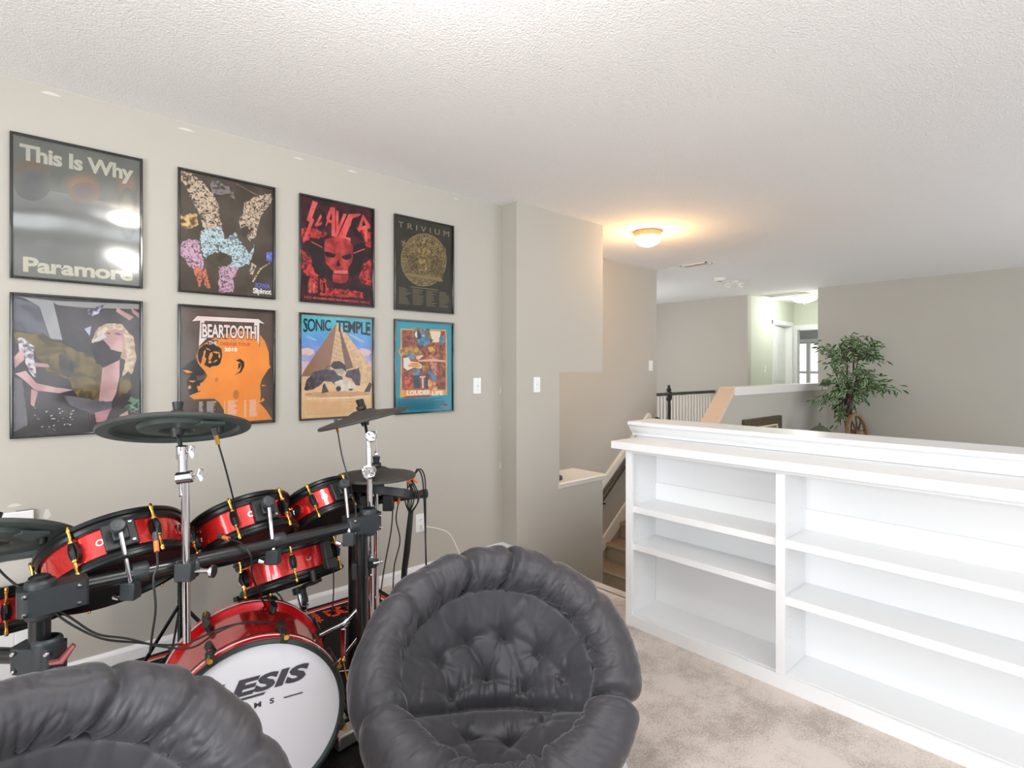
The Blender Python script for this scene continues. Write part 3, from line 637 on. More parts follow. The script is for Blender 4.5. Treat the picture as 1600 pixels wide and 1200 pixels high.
# 5 singer
t, A = poster(XC[0], ZB, [(78, 100), (1003, 160), (1011, 1053), (75, 1112)], pc((60, 54, 56), (84, 78, 80), 7), 'framed photo poster of a blonde singer leaning back with a microphone, lower left')
skin = pc((214, 178, 178), (190, 148, 146), 12); olive = pc((128, 112, 66), (84, 72, 50), 22, (.4, .6), 1); grey = pc((122, 120, 126), (104, 102, 110), 9); pale = pc((220, 214, 220), (110, 104, 112), 60)
A.p([(85, 120), (260, 170), (340, 400), (200, 370), (85, 340)], pc((84, 84, 96), (110, 112, 122), 14)); A.p([(100, 108), (370, 140), (440, 420), (350, 410), (270, 180), (160, 120)], pc((172, 172, 172), (154, 156, 160), 8)); A.p([(360, 140), (1000, 165), (1000, 200), (600, 190), (400, 170)], pc((160, 160, 158)))  # greys at top left and along the top: reflection put into the print
A.p([(90, 370), (300, 375), (500, 480), (640, 520), (740, 620), (710, 870), (560, 840), (480, 700), (330, 640), (240, 520), (90, 440)], olive, .008); A.p([(420, 520), (560, 600), (480, 690), (420, 640)], pc((90, 84, 84), (64, 58, 58), 20), .008)
A.p([(110, 400), (160, 395), (235, 470), (245, 690), (190, 650), (160, 540), (110, 480)], pale, .008); A.p([(85, 540), (150, 470), (160, 560), (90, 620)], skin); A.p([(230, 580), (330, 590), (350, 615), (240, 610)], skin)
A.p([(90, 660), (170, 640), (250, 730), (400, 760), (520, 775), (420, 800), (240, 780), (150, 700)], skin); A.p([(85, 680), (150, 710), (165, 860), (180, 1030), (85, 1080)], grey, .008); A.p([(210, 770), (260, 790), (230, 900), (205, 880)], skin)
A.p([(690, 340), (780, 298), (880, 310), (960, 400), (985, 560), (950, 660), (880, 700), (900, 560), (800, 500), (700, 440), (650, 440)], pc((222, 204, 180), (176, 150, 128), 26, (.4, .6), 1), .006)
A.e(812, 420, 84, 84, skin); A.e(846, 376, 24, 7, pc((120, 80, 120)), 0, .2); A.e(775, 372, 14, 6, pc((120, 84, 110))); A.p([(790, 395), (812, 440), (792, 446), (780, 430)], pc((196, 150, 154))); A.e(765, 468, 26, 16, pc((70, 40, 52)), 0, .5); A.p([(700, 330), (790, 300), (880, 320), (850, 345), (770, 350), (720, 390)], pc((226, 210, 188), (190, 168, 142), 40)); A.p([(650, 425), (745, 375), (765, 400), (680, 430)], pc((206, 206, 216))); A.p([(640, 440), (740, 420), (800, 490), (880, 500), (860, 560), (760, 620), (690, 580)], pc((36, 28, 34), (60, 46, 56), 30), .006)
A.p([(735, 620), (860, 560), (860, 680), (835, 800), (805, 860), (708, 860)], skin); A.p([(860, 700), (930, 640), (950, 760), (860, 830)], olive, .01); A.p([(450, 810), (600, 840), (800, 860), (810, 920), (660, 950), (500, 890)], grey, .006)
A.p([(680, 940), (800, 910), (760, 1000), (690, 1010)], pc((206, 150, 160), (180, 120, 130), 20)); A.p([(840, 190), (960, 255), (930, 280), (830, 215)], skin); A.p([(940, 190), (1000, 230), (1000, 262), (950, 225)], skin); A.e(960, 880, 55, 50, pc((120, 160, 130), (50, 60, 54), 70), .012)
A.p([(630, 200), (760, 165), (700, 230), (640, 250)], pc((206, 206, 230), (80, 70, 80), 60), .01); A.p([(600, 340), (650, 320), (640, 390)], pc((190, 190, 220))); A.p([(860, 960), (920, 930), (950, 990), (880, 1010)], skin, .006)
r5 = random.Random(2)
for i in range(26): x = r5.uniform(220, 520); y = r5.uniform(900, 1060); A.p([(x, y), (x + r5.uniform(8, 26), y - r5.uniform(-8, 8)), (x + 10, y + 6)], pc((220, 214, 216)))
finish(t, A)

# 6 Beartooth
t, A = poster(XC[1], ZB, [(100, 88), (902, 150), (900, 1085), (97, 1040)], pc((98, 82, 74), (110, 94, 86), 6), 'framed poster of an orange bald head in profile, lettered Beartooth')
org = pc((252, 168, 84), (246, 158, 78), 5); d6 = pc((52, 50, 48), (62, 58, 56), 12)
A.p([(175, 808), (255, 775), (280, 740), (272, 715), (300, 690), (322, 655), (300, 615), (250, 560), (232, 490), (255, 420), (420, 330), (620, 300), (770, 320), (832, 400), (864, 490), (870, 600), (884, 622), (860, 640), (800, 720), (785, 770), (790, 860), (780, 920), (840, 990), (900, 1075), (480, 1060), (462, 950), (420, 880), (380, 848), (210, 838)], org)
A.p([(110, 596), (160, 545), (225, 512), (260, 570), (305, 622), (290, 650), (230, 650), (240, 690), (290, 690), (262, 780), (180, 800), (160, 740), (150, 690), (190, 640), (120, 620)], d6); A.p([(120, 600), (160, 598), (205, 622), (160, 625)], org); A.p([(165, 682), (232, 690), (200, 702)], org); A.e(178, 738, 12, 14, org); A.p([(235, 740), (280, 700), (285, 750), (250, 780)], org); A.p([(250, 690), (262, 690), (262, 735), (250, 735)], d6)
A.p([(250, 440), (300, 400), (380, 400), (440, 440), (450, 520), (420, 580), (340, 590), (300, 560), (320, 520), (290, 480), (262, 560), (245, 500)], d6, .006)
for (x, y, rx, ry, ro) in ((350, 500, 14, 34, .3), (400, 470, 30, 7, .2), (392, 540, 22, 6, -.5), (300, 470, 8, 26, .2), (345, 545, 14, 10, 0), (425, 500, 8, 20, 0), (330, 440, 20, 5, .5)): A.e(x, y, rx, ry, org, .003, ro)
A.p([(566, 545), (605, 533), (640, 560), (642, 600), (612, 650), (550, 668), (600, 640), (616, 600), (606, 565)], d6); A.p([(590, 570), (606, 570), (610, 600), (585, 625)], d6); A.e(400, 695, 16, 20, pc((214, 140, 76))); A.e(568, 830, 26, 40, pc((208, 136, 74)))
A.p([(790, 900), (812, 880), (826, 900), (800, 915), (770, 910)], org); A.p([(800, 768), (846, 776), (800, 782)], org)
wp = pc((248, 226, 220), (250, 238, 236), 10); ol = pc((70, 56, 56))
def blogo(g, m):
    A.p([(198 - g, 210), (240, 168 - g), (770, 205 - g), (828 + g, 245), (790, 250 + g), (776, 430 + g), (726, 330), (700, 348), (360, 330), (330, 350), (252, 416 + g), (262, 232)], m)
for g_, m_ in ((5, ol), (0, wp)):
    A.p([(198 - g_ * 2, 210 + g_), (240, 168 - g_), (770, 205 - g_), (828 + g_ * 2, 247 + g_), (772, 236 + g_), (262, 206 + g_)], m_)
    A.p([(264 - g_, 205), (300 + g_, 205), (298 + g_, 322), (330 + g_, 340), (252 - g_, 416 + g_ * 2)], m_); A.p([(732 - g_, 232), (778 + g_, 236), (776 + g_, 430 + g_ * 2), (724 - g_, 326)], m_)
A.text('BEARTOOTH', .215, .738, .60, .135, ol, bold=.085, sp=.95); A.text('BEARTOOTH', .222, .745, .585, .12, wp, bold=.03, sp=.97)
A.p([(328, 366), (412, 370), (412, 402), (328, 398)], pc((70, 56, 50))); A.text('THE', .285, .69, .095, .028, pc((255, 250, 245)), bold=.03); A.text('DISEASE TOUR', .41, .682, .335, .03, pc((206, 110, 70)), bold=.03); A.text('2018', .455, .63, .14, .035, pc((255, 246, 236)), bold=.05)
wh6 = pc((240, 236, 236))
for x0, x1 in ((.19, .235), (.27, .37), (.45, .465), (.49, .60), (.67, .70), (.73, .825)): A.bars(x0, x1, .045, .20, 15, wh6, .35)
finish(t, A)

# 7 Sonic Temple
t, A = poster(XC[2], ZB, [(115, 103), (812, 145), (830, 1095), (112, 1120)], pc((236, 200, 150), (230, 190, 142), 12), 'framed pastel poster of a pyramid with a beetle and ram skull, lettered Sonic Temple')
cols = [(78, 190, 206), (84, 182, 210), (96, 168, 216), (108, 156, 214), (128, 152, 212), (168, 170, 212), (212, 188, 206), (232, 196, 186), (238, 200, 160)]
for i, c in enumerate(cols): A.p([(.0, 1 - i * .075), (1, 1 - i * .075), (1, 1 - (i + 1) * .075 - .005), (.5, 1 - (i + 1) * .075 - .012), (0, 1 - (i + 1) * .075 - .005)], pc(c, tuple(min(255, q + 14) for q in c), 8), raw=True)
A.e(180, 460, 70, 34, pc((236, 200, 196), (240, 220, 210), 20), .006); A.e(730, 470, 80, 40, pc((238, 208, 206), (220, 190, 210), 20), .006); A.e(660, 330, 90, 12, pc((170, 196, 228)), .004, .5); A.e(220, 330, 60, 10, pc((170, 196, 228)), .004, .4)
s7 = pc((34, 40, 52)); arc = lambda X, Y, u, v: (X, Y + .035 * (1 - (2 * X - 1) ** 2) * (1 - v) * -0 - .0 + (-.03 if v < .5 else 0) * abs(2 * X - 1) ** 2)
A.text('SONIC', .035, .855, .37, .11, s7, arc, bold=.03, sp=.92); A.text('TEMPLE', .475, .85, .50, .115, s7, arc, bold=.03, sp=.92)
A.p([(112, 680), (300, 600), (640, 600), (820, 620), (830, 800), (112, 800)], pc((232, 204, 166), (222, 190, 150), 14))
A.p([(465, 183), (150, 640), (120, 700), (400, 700), (420, 560)], pc((168, 128, 104), (150, 110, 90), 90, (.3, .7))); A.p([(465, 183), (486, 192), (560, 640), (400, 640)], pc((226, 196, 156), (214, 180, 140), 60)); A.p([(484, 196), (636, 620), (560, 640), (520, 440)], pc((140, 106, 88), (126, 94, 80), 80)); A.p([(484, 192), (816, 610), (820, 760), (640, 700), (628, 600)], pc((232, 202, 160), (214, 178, 138), 60))
for i in range(6): A.p([(448 - i * 5, 300 + i * 42), (500 + i * 8, 330 + i * 44), (500 + i * 8, 334 + i * 44), (448 - i * 5, 304 + i * 42)], pc((160, 124, 96)))
A.p([(112, 790), (830, 780), (830, 1090), (112, 1115)], pc((234, 196, 146), (240, 208, 164), 16)); A.e(480, 880, 330, 30, pc((206, 160, 116), (220, 176, 132), 14), .004)
hn = pc((104, 88, 98), (62, 52, 62), 44, (.4, .6)); A.p([(150, 820), (170, 740), (240, 660), (340, 630), (440, 640), (520, 690), (530, 740), (450, 800), (420, 760), (350, 745), (300, 790), (240, 830), (160, 840)], hn, .004); A.p([(570, 650), (690, 622), (708, 700), (700, 800), (650, 790), (620, 730), (550, 710)], hn, .004)
A.p([(330, 790), (350, 765), (390, 860), (320, 868)], hn, .003); A.p([(800, 765), (826, 790), (800, 865), (745, 862)], hn, .003); A.p([(405, 600), (430, 560), (490, 550), (550, 590), (566, 655), (500, 650), (430, 625)], pc((52, 42, 52), (78, 66, 78), 30), .003); A.p([(360, 630), (365, 602), (408, 598), (408, 604), (372, 608), (366, 630)], pc((52, 42, 52)))
A.p([(440, 640), (520, 630), (560, 660), (540, 710), (480, 690)], pc((222, 208, 190), (190, 172, 156), 30), .004); A.p([(446, 760), (520, 735), (640, 760), (660, 800), (640, 862), (560, 850), (480, 850), (450, 800)], pc((238, 230, 214), (214, 202, 184), 24), .004); A.e(487, 826, 26, 26, pc((50, 44, 42)), .002); A.e(610, 838, 22, 10, pc((70, 60, 54)), .003)
A.p([(700, 950), (742, 945), (775, 1040), (690, 1040)], pc((62, 66, 60)))
A.text('MAY 17 - 19, 2019. MAPFRE STADIUM. COLUMBUS, OH', .08, .175, .86, .022, pc((252, 248, 238)), bold=.02)
A.bars(.08, .92, .03, .155, 11, pc((226, 174, 130)), .5); A.b_done = True
finish(t, A)

# 8 Louder Life
t, A = poster(XC[3], ZB, [(125, 88), (785, 128), (788, 1115), (125, 1160)], pc((28, 152, 178), (36, 160, 184), 8), 'framed turquoise poster of a blue ram-headed guitarist, lettered Louder Life')
A.p([(190, 180), (720, 190), (730, 300), (735, 940), (180, 975), (185, 900), (195, 500), (160, 440), (190, 400)], pc((244, 178, 84), (236, 150, 64), 14)); A.p([(206, 195), (712, 205), (716, 880), (206, 890)], pc((104, 48, 40), (190, 92, 50), 26, (.4, .62), 1.5))
A.p([(530, 205), (660, 208), (640, 330), (600, 340), (560, 330)], pc((240, 222, 196))); A.p([(480, 380), (620, 360), (710, 480), (710, 640), (500, 620)], pc((196, 110, 52), (120, 60, 40), 40), .012); A.p([(500, 390), (560, 385), (600, 430), (540, 450)], pc((224, 180, 60)), .01); A.p([(220, 720), (330, 760), (330, 880), (215, 870)], pc((232, 104, 60), (140, 60, 46), 40), .01)
A.p([(520, 490), (620, 480), (630, 700), (590, 720), (560, 680)], pc((222, 150, 124), (160, 70, 56), 40), .008); A.p([(500, 760), (600, 800), (620, 880), (520, 880)], pc((238, 190, 130), (200, 110, 70), 40), .008)
blu8 = pc((66, 116, 150), (96, 156, 186), 26); nav = pc((44, 48, 66), (60, 66, 88), 26)
A.p([(320, 220), (345, 170), (420, 160), (460, 190), (440, 230), (400, 200), (350, 215), (340, 290), (380, 330), (340, 330), (318, 280)], pc((176, 150, 70), (90, 90, 50), 40), .004); A.e(385, 245, 30, 38, pc((240, 236, 230)))
A.p([(395, 220), (450, 200), (500, 260), (530, 330), (510, 370), (470, 380), (420, 350), (400, 410), (385, 360)], blu8, .004); A.p([(380, 200), (410, 195), (430, 280), (410, 300), (385, 300)], nav); A.p([(470, 185), (530, 175), (545, 300), (580, 305), (550, 325), (520, 310)], pc((150, 128, 62), (60, 56, 50), 40), .004)
A.e(455, 260, 12, 6, pc((240, 240, 240))); A.p([(385, 330), (430, 400), (400, 420), (380, 380)], nav)
A.p([(170, 430), (220, 400), (340, 370), (400, 400), (440, 470), (380, 500), (260, 490), (200, 490)], pc((222, 172, 60), (140, 96, 48), 30, (.4, .6)), .005); A.p([(250, 470), (300, 460), (380, 510), (350, 530), (270, 510)], blu8)
A.p([(220, 520), (280, 510), (310, 560), (400, 570), (440, 600), (430, 640), (340, 630), (270, 665), (225, 630)], pc((238, 232, 224))); A.p([(290, 610), (330, 570), (400, 575), (430, 610), (400, 630), (310, 625)], pc((240, 208, 50), (232, 150, 60), 20)); A.p([(270, 610), (320, 570), (340, 575), (300, 625)], pc((240, 150, 110)))
A.p([(390, 545), (560, 525), (715, 545), (715, 562), (560, 555), (400, 560)], pc((232, 188, 160))); A.p([(370, 500), (440, 480), (455, 495), (400, 540), (375, 530)], pc((240, 206, 180))); A.p([(330, 650), (410, 640), (415, 720), (340, 720)], blu8, .004); A.p([(340, 720), (415, 715), (415, 870), (345, 870)], nav)
A.p([(440, 610), (520, 600), (520, 660), (450, 690)], pc((222, 172, 60), (150, 100, 50), 30), .005); A.p([(500, 680), (540, 655), (620, 760), (610, 800), (560, 760)], blu8, .004); A.p([(410, 730), (480, 728), (482, 742), (410, 745)], pc((232, 210, 190))); A.p([(435, 745), (458, 745), (460, 870), (440, 870)], pc((222, 206, 190))); A.p([(640, 280), (700, 250), (700, 340), (650, 370)], blu8, .006); A.p([(480, 740), (510, 735), (508, 870), (480, 870)], nav)
A.p([(235, 965), (535, 945), (535, 965), (235, 985)], pc((150, 60, 40)))
w8 = pc((252, 244, 226)); A.text('LOUDER', .19, .185, .42, .055, w8, bold=.05); A.text('THAN', .64, .235, .08, .02, w8, bold=.03); A.text('LIFE', .63, .175, .21, .05, w8, bold=.05)
A.bars(.04, .96, .02, .15, 8, pc((24, 70, 96)), .35); A.e(715, 1062, 34, 16, pc((170, 60, 70)))
finish(t, A)

# ------------------------------------------------------------------ drum kit materials
M_red = None
def sparkle():
    m = bpy.data.materials.new('red_sparkle_wrap'); m.use_nodes = True; N = m.node_tree.nodes; L = m.node_tree.links; b = N['Principled BSDF']
    b.inputs['Roughness'].default_value = .22; b.inputs['Metallic'].default_value = .55; b.inputs['Coat Weight'].default_value = 1; b.inputs['Coat Roughness'].default_value = .04
    tc = N.new('ShaderNodeTexCoord'); v = N.new('ShaderNodeTexVoronoi'); v.inputs['Scale'].default_value = 420; L.new(tc.outputs['Object'], v.inputs['Vector'])
    r = N.new('ShaderNodeValToRGB'); r.color_ramp.elements[0].color = lin((176, 10, 22)); r.color_ramp.elements[1].color = lin((236, 52, 48)); L.new(v.outputs['Color'], r.inputs[0]); L.new(r.outputs[0], b.inputs['Base Color'])
    return m
M_red = sparkle()
M_black = mat('satin_black_metal', (26, 28, 29), .32, .5)
M_blackp = mat('black_plastic', (30, 33, 34), .45)
M_rubber = mat('dark_green_grey_rubber', (58, 70, 68), .45, rgb2=(66, 78, 76), nscale=30, bump=.08, bscale=200)
M_rubtop = mat('worn_black_rubber', (50, 48, 46), .6, rgb2=(66, 62, 58), nscale=25, bump=.15, bscale=160)
M_chrome = mat('chrome', (214, 214, 220), .13, 1.0)
M_gold = mat('gold_plated_metal', (214, 168, 84), .2, 1.0)
M_tube = mat('black_rack_tube', (34, 36, 37), .3, .3, coat=.4)
M_clamp = mat('grey_black_clamp_plastic', (42, 47, 50), .42, bump=.05, bscale=120)
M_mesh = mat('pale_mesh_head', (206, 204, 200), .8, bump=.3, bscale=500)
M_meshb = mat('black_mesh_head', (34, 34, 36), .6, bump=.3, bscale=500)
M_ledger = mat('grey_knob_plastic', (58, 62, 66), .4)

def vaxis(px, py, beta, s):
    v = (P(px, py, 1) - Vector((0, 0, CAMZ))).normalized(); r_ = v.cross(UP).normalized(); u_ = r_.cross(v).normalized()
    bt = math.radians(beta); c = math.sqrt(1 - s * s)
    a = v * s + (r_ * -math.sin(bt) + u_ * math.cos(bt)) * c
    xr = (r_ * math.cos(bt) + u_ * math.sin(bt)); xr = (xr - a * xr.dot(a)).normalized()
    return a.normalized(), xr
def drum(label, px, py, d, R, h, beta, s, lug0, head, mount=None, badge=None, plug=None, name='tom_drum', group=None):
    c = P(px, py, d); a, xr = vaxis(px, py, beta, s); M = frameM(c, a, xr)   # x = right, y = away from the viewer
    t = thing(name, c, label, 'drum', group); H = h / 2
    b = MB(); b.lathe([(R * .97, -H + .012), (R, -H + .012), (R, H - .012), (R * .97, H - .012)], M, 64); obj('shell', b, M_red, t)
    for sg, nm in ((1, 'top_hoop'), (-1, 'bottom_hoop')):
        b = MB(); z = sg * H; pr = [(R - .006, z - sg * .022), (R + .006, z - sg * .024), (R + .010, z - sg * .018), (R + .010, z - sg * .008), (R + .015, z - sg * .004), (R + .015, z + sg * .004), (R + .010, z + sg * .010), (R + .002, z + sg * .012), (R - .004, z + sg * .008), (R - .006, z - sg * .004), (R - .006, z - sg * .022)]
        if sg < 0: pr = list(reversed(pr))
        b.lathe(pr, M, 64); obj(nm, b, M_black, t)
    b = MB(); b.lathe([(R - .004, H - .002), (R * .5, H), (0, H + .001)], M, 48); obj('batter_head', b, head, t)
    b = MB(); b.lathe([(0, -H + .004), (R - .004, -H + .004)], M, 48); obj('resonant_head', b, M_blackp, t)
    dirv = lambda deg: Vector((math.sin(math.radians(deg)), -math.cos(math.radians(deg)), 0))
    for k in range(6):
        dv = dirv(lug0 + 60 * k); o = M @ (dv * (R + .004)); Ml = frameM(o, M.to_3x3() @ dv, a)   # local x along the drum axis
        b = MB(); b.prism([(x, y) for x, y in ell(0, 0, H * .52, .013, 16)], Ml, -.004, .014); b.tube([Ml @ Vector((-H * .42, 0, .012)), Ml @ Vector((0, 0, .019)), Ml @ Vector((H * .42, 0, .012))], [.007, .009, .007], 10)
        lug = obj('lug', b, M_black, t)
        b = MB(); L_ = H + .012
        hp_ = [(0, L_), (.0045, L_), (.0062, L_ - .004), (.0062, L_ - .014), (.0045, L_ - .018), (.0045, H * .5), (.0075, H * .48), (.0075, H * .38), (.003, H * .38)]; b.lathe(hp_ + [(r_, -z_) for r_, z_ in reversed(hp_)], Ml @ Matrix.Translation((0, 0, .0125)) @ frameM((0, 0, 0), (1, 0, 0), (0, 1, 0)), 10)
        obj('tension_rod', b, M_gold, lug)
    if mount is not None:
        dv = dirv(mount); Ml = frameM(M @ (dv * (R + .001)), M.to_3x3() @ dv, a)
        b = MB(); b.obox(Ml @ Matrix.Translation((0, 0, .008)), H * .62, .040, .009); b.obox(Ml @ Matrix.Translation((0, 0, .02)), H * .35, .02, .012); br = obj('mount_bracket', b, M_blackp, t, bevel=.004)
        for q in (-1, 1):
            b = MB(); b.lathe([(0, .0225), (.004, .022), (.005, .019), (.005, .015)], Ml @ Matrix.Translation((q * H * .45, -.027, 0)), 10); obj('bolt', b, M_chrome, br)
        b = MB(); b.lathe([(0, 0), (.009, 0), (.009, .010), (.016, .012), (.0195, .016), (.0195, .030), (.017, .034), (.008, .036), (0, .035)], Ml @ Matrix.Translation((H * .2, .004, .022)), 24); obj('wing_knob', b, M_ledger, br)
    if badge is not None:
        dv = dirv(badge); Ml = frameM(M @ (dv * (R + .0005)), M.to_3x3() @ dv, a); b = MB(); b.lathe([(.02, 0), (.022, .004), (.018, .005), (.016, .003), (0, .003)], Ml, 24); obj('jack_cup', b, M_chrome, t)
        b = MB(); b.lathe([(.016, .0035), (.006, .0036), (.005, .008), (0, .008)], Ml, 16); obj('jack_socket', b, M_blackp, t)
    vent_dv = dirv(lug0 + 18); Ml = frameM(M @ (vent_dv * (R + .0005)), M.to_3x3() @ vent_dv, a); b = MB(); b.lathe([(.010, 0), (.010, .003), (.006, .003), (.005, -.001), (0, -.001)], Ml, 16); obj('air_vent', b, M_chrome, t)
    return t, M
def lead_plug(b, p, d, L_=.035): cyl(b, p, Vector(p) + Vector(d).normalized() * L_, .0065, 10)

kit_red = 'red toms of the electronic drum kit'
t1, MT1 = drum('largest red tom, hung left of centre on the black rack bar', 186, 874, 1.66, .178, .125, 12, .34, -28, M_meshb, 5, 66)
t2, MT2 = drum('middle red tom with a black hoop, hung just right of the left cymbal stand', 384, 826, 1.93, .152, .118, 15, .26, -8, M_meshb, 26, -70)
t3, MT3 = drum('smallest red tom, rightmost on the rack bar', 504, 795, 2.16, .127, .115, 21, .30, -8, M_meshb, 38, -40)
t4, MT4 = drum('red drum with a pale head at the left edge, behind the rack post', 10, 926, 1.78, .180, .12, 0, -.28, 0, M_mesh, None, None)
t5, MT5 = drum('red snare drum on a stand below the rack bar, behind the kick drum', 453, 885, 2.20, .182, .125, 11, .06, 4, M_meshb, None, -72, name='snare_drum')
b = MB(); c = MT5 @ Vector((math.sin(math.radians(38)) * .18, -math.cos(math.radians(38)) * .18, 0))
Ml = frameM(MT5 @ (Vector((.70, -.714, 0)) * .184), MT5.to_3x3() @ Vector((.70, -.714, 0)), MT5.to_3x3() @ Vector((0, 0, 1)))
b.obox(Ml @ Matrix.Translation((.0, 0, .012)), .045, .02, .012); b.obox(Ml @ Matrix.Translation((-.045, 0, .016)), .02, .028, .014); obj('strainer', b, M_blackp, t5, bevel=.004)

# ------------------------------------------------------------------ kick drum
ax_f = Vector((-math.cos(math.radians(79.1)), -math.sin(math.radians(79.1)), 0))        # towards the room
kc = FW * 1.69 + RT * (-.79) + Vector((0, 0, .272)); KR = .254; KD = .335
xk = Vector((math.cos(math.radians(-10.9)), math.sin(math.radians(-10.9)), 0))
MK = frameM(kc, ax_f, xk)      # x right along the head, y up, z out of the front head
kt = thing('kick_drum', (kc.x, kc.y + .15, 0), 'large red sparkle kick drum with a white front head lettered Alesis Drums', 'drum')
b = MB(); b.lathe([(KR - .01, -KD + .03), (KR, -KD + .03), (KR, -.03), (KR - .01, -.03)], MK, 96); obj('shell', b, M_red, kt)
M_hoopred = mat('red_lacquered_hoop', (206, 20, 30), .18, .2, coat=1)
M_inlay = mat('white_hoop_inlay', (236, 226, 226), .3, coat=.5)
for z0 in (0, -KD):
    sg = 1 if z0 == 0 else -1
    b = MB(); pr = [(KR - .002, z0 - sg * .035), (KR + .014, z0 - sg * .035), (KR + .014, z0 + sg * .006), (KR + .006, z0 + sg * .008), (KR - .002, z0 + sg * .006), (KR - .002, z0 - sg * .035)]
    b.lathe(pr if sg > 0 else pr[::-1], MK, 96); hp = obj('front_hoop' if sg > 0 else 'rear_hoop', b, M_hoopred, kt)
    b = MB(); pr = [(KR + .0138, z0 - sg * .020), (KR + .0148, z0 - sg * .020), (KR + .0148, z0 - sg * .014), (KR + .0138, z0 - sg * .014)]; b.lathe(pr if sg > 0 else pr[::-1], MK, 96); obj('inlay', b, M_inlay, hp)
    b = MB(); pr = [(KR + .0138, z0 - sg * .0345), (KR + .0155, z0 - sg * .0355), (KR + .0155, z0 - sg * .032), (KR + .0138, z0 - sg * .031)]; b.lathe(pr if sg > 0 else pr[::-1], MK, 96); obj('trim_ring', b, M_black, hp)
b = MB(); b.lathe([(KR + .0145, .002), (KR + .012, .011), (KR + .002, .013), (KR - .004, .008), (KR - .004, -.002)], MK, 96); obj('rubber_rim', b, mat('rim_rubber', (40, 52, 50), .3), kt)
M_khead = mat('white_coated_head', (226, 226, 232), .38, coat=.25)
b = MB(); b.lathe([(KR - .004, .001), (KR * .6, .002), (0, .003)], MK, 96); obj('front_head', b, M_khead, kt)
b = MB(); b.lathe([(0, -KD + .02), (KR - .004, -KD + .02)], MK, 64); obj('rear_head', b, M_meshb, kt)
M_logo = mat('dark_grey_print', (66, 64, 74), .4)
b = MB(); sh = lambda X, Y, u, v: (X + (Y - .105) * .45, Y)
put_text(b, 'A', MK, -.190, .105, .052, .052, .0038, 0, .05, 1, 0, sh)
put_text(b, 'LESIS', MK, -.133, .105, .27, .052, .0038, 0, .05, 1.05, 0, sh)
b.poly([(-.195, .093), (.02, .093), (.026, .100), (-.190, .100)], MK, .0038)
put_text(b, 'DRUMS', MK, -.135, .058, .185, .017, .0038, 0, .03, 2.6)
b.poly([(.078, .063), (.135, .063), (.135, .067), (.078, .067)], MK, .0038); b.poly([(-.215, .063), (-.155, .063), (-.155, .067), (-.215, .067)], MK, .0038)
obj('logo', b, M_logo, kt, smooth=False)
for k in range(8):
    an = math.radians(22.5 + 5 + 45 * k)
    for z0 in (0, -KD):
        sg = 1 if z0 == 0 else -1
        dv = MK.to_3x3() @ Vector((math.cos(an), math.sin(an), 0)); o = MK @ Vector((math.cos(an) * (KR + .016), math.sin(an) * (KR + .016), z0))
        Mc = frameM(o, dv, MK.to_3x3() @ Vector((0, 0, 1)))
        b = MB(); b.obox(Mc @ Matrix.Translation((-sg * .018, 0, .004)), .026, .012, .005); b.obox(Mc @ Matrix.Translation((sg * .010, 0, -.006)), .004, .012, .012); b.prism(ell(0, 0, .03, .012, 14), Mc @ Matrix.Translation((-sg * .085, 0, -.012)), 0, .02)
        cl = obj('claw_hook', b, M_blackp, kt, bevel=.002)
        b = MB(); p0 = Mc @ Vector((sg * .022, 0, .006)); p1 = Mc @ Vector((-sg * .06, 0, .003)); cyl(b, p0, p1, .0045, 10); cyl(b, Mc @ Vector((sg * .010, 0, .006)), Mc @ Vector((sg * .026, 0, .006)), .008, 12)
        obj('tension_rod', b, M_gold, cl)
for sx in (-1, 1):      # spurs
    p0 = MK @ Vector((sx * .258, -.02, -.06)); p1 = MK @ Vector((sx * .395, -.258, -.03)); b = MB(); b.tube([p0, p1], .0095, 12); q = p0.lerp(p1, .52); q2 = p0.lerp(p1, .72); b.tube([q, q2], .015, 12)
    sp_ = obj('spur', b, M_black, kt)
    b = MB(); b.ball(p1, .02, 8, sc=(1, 1, .9)); obj('rubber_foot', b, M_blackp, sp_)
    b = MB(); cyl(b, q2, q2 + Vector((.03, -.01, .02)), .005, 8); b.ball(q2 + Vector((.03, -.01, .02)), .008, 6); obj('wing_screw', b, M_gold, sp_)

# ------------------------------------------------------------------ rack
rk = thing('drum_rack', (.35, 1.7, 0), 'black tubular drum rack with grey clamps carrying the toms', 'drum rack')
BL = P(62, 927, 1.40); BR = P(566, 812, 2.04); BE = P(660, 772, 2.52)
zb = .80
for v_ in (BL, BR, BE): v_.z = zb
PR2 = P(548, 787, 2.34); PR2.z = zb
b = MB(); b.tube(spline([BL, BL.lerp(BR, .33) + FW * -.015, BL.lerp(BR, .66) + FW * -.015, BR], 8), .0205, 20); obj('cross_bar', b, M_tube, rk)
b = MB(); b.tube([PR2, BE], .019, 20); obj('side_bar', b, M_tube, rk)
b = MB(); b.lathe([(.0195, 0), (.021, 0), (.021, .02), (.0195, .02)], frameM(BE, (BE - PR2)), 20); b.lathe([(0, .021), (.02, .019), (.021, .0)], frameM(BE, (BE - PR2)), 20); obj('end_cap', b, M_blackp, rk)
posts = [(62, 1.37, .045), (566, 2.05, .021), (552, 2.33, .021)]
post_xy = []
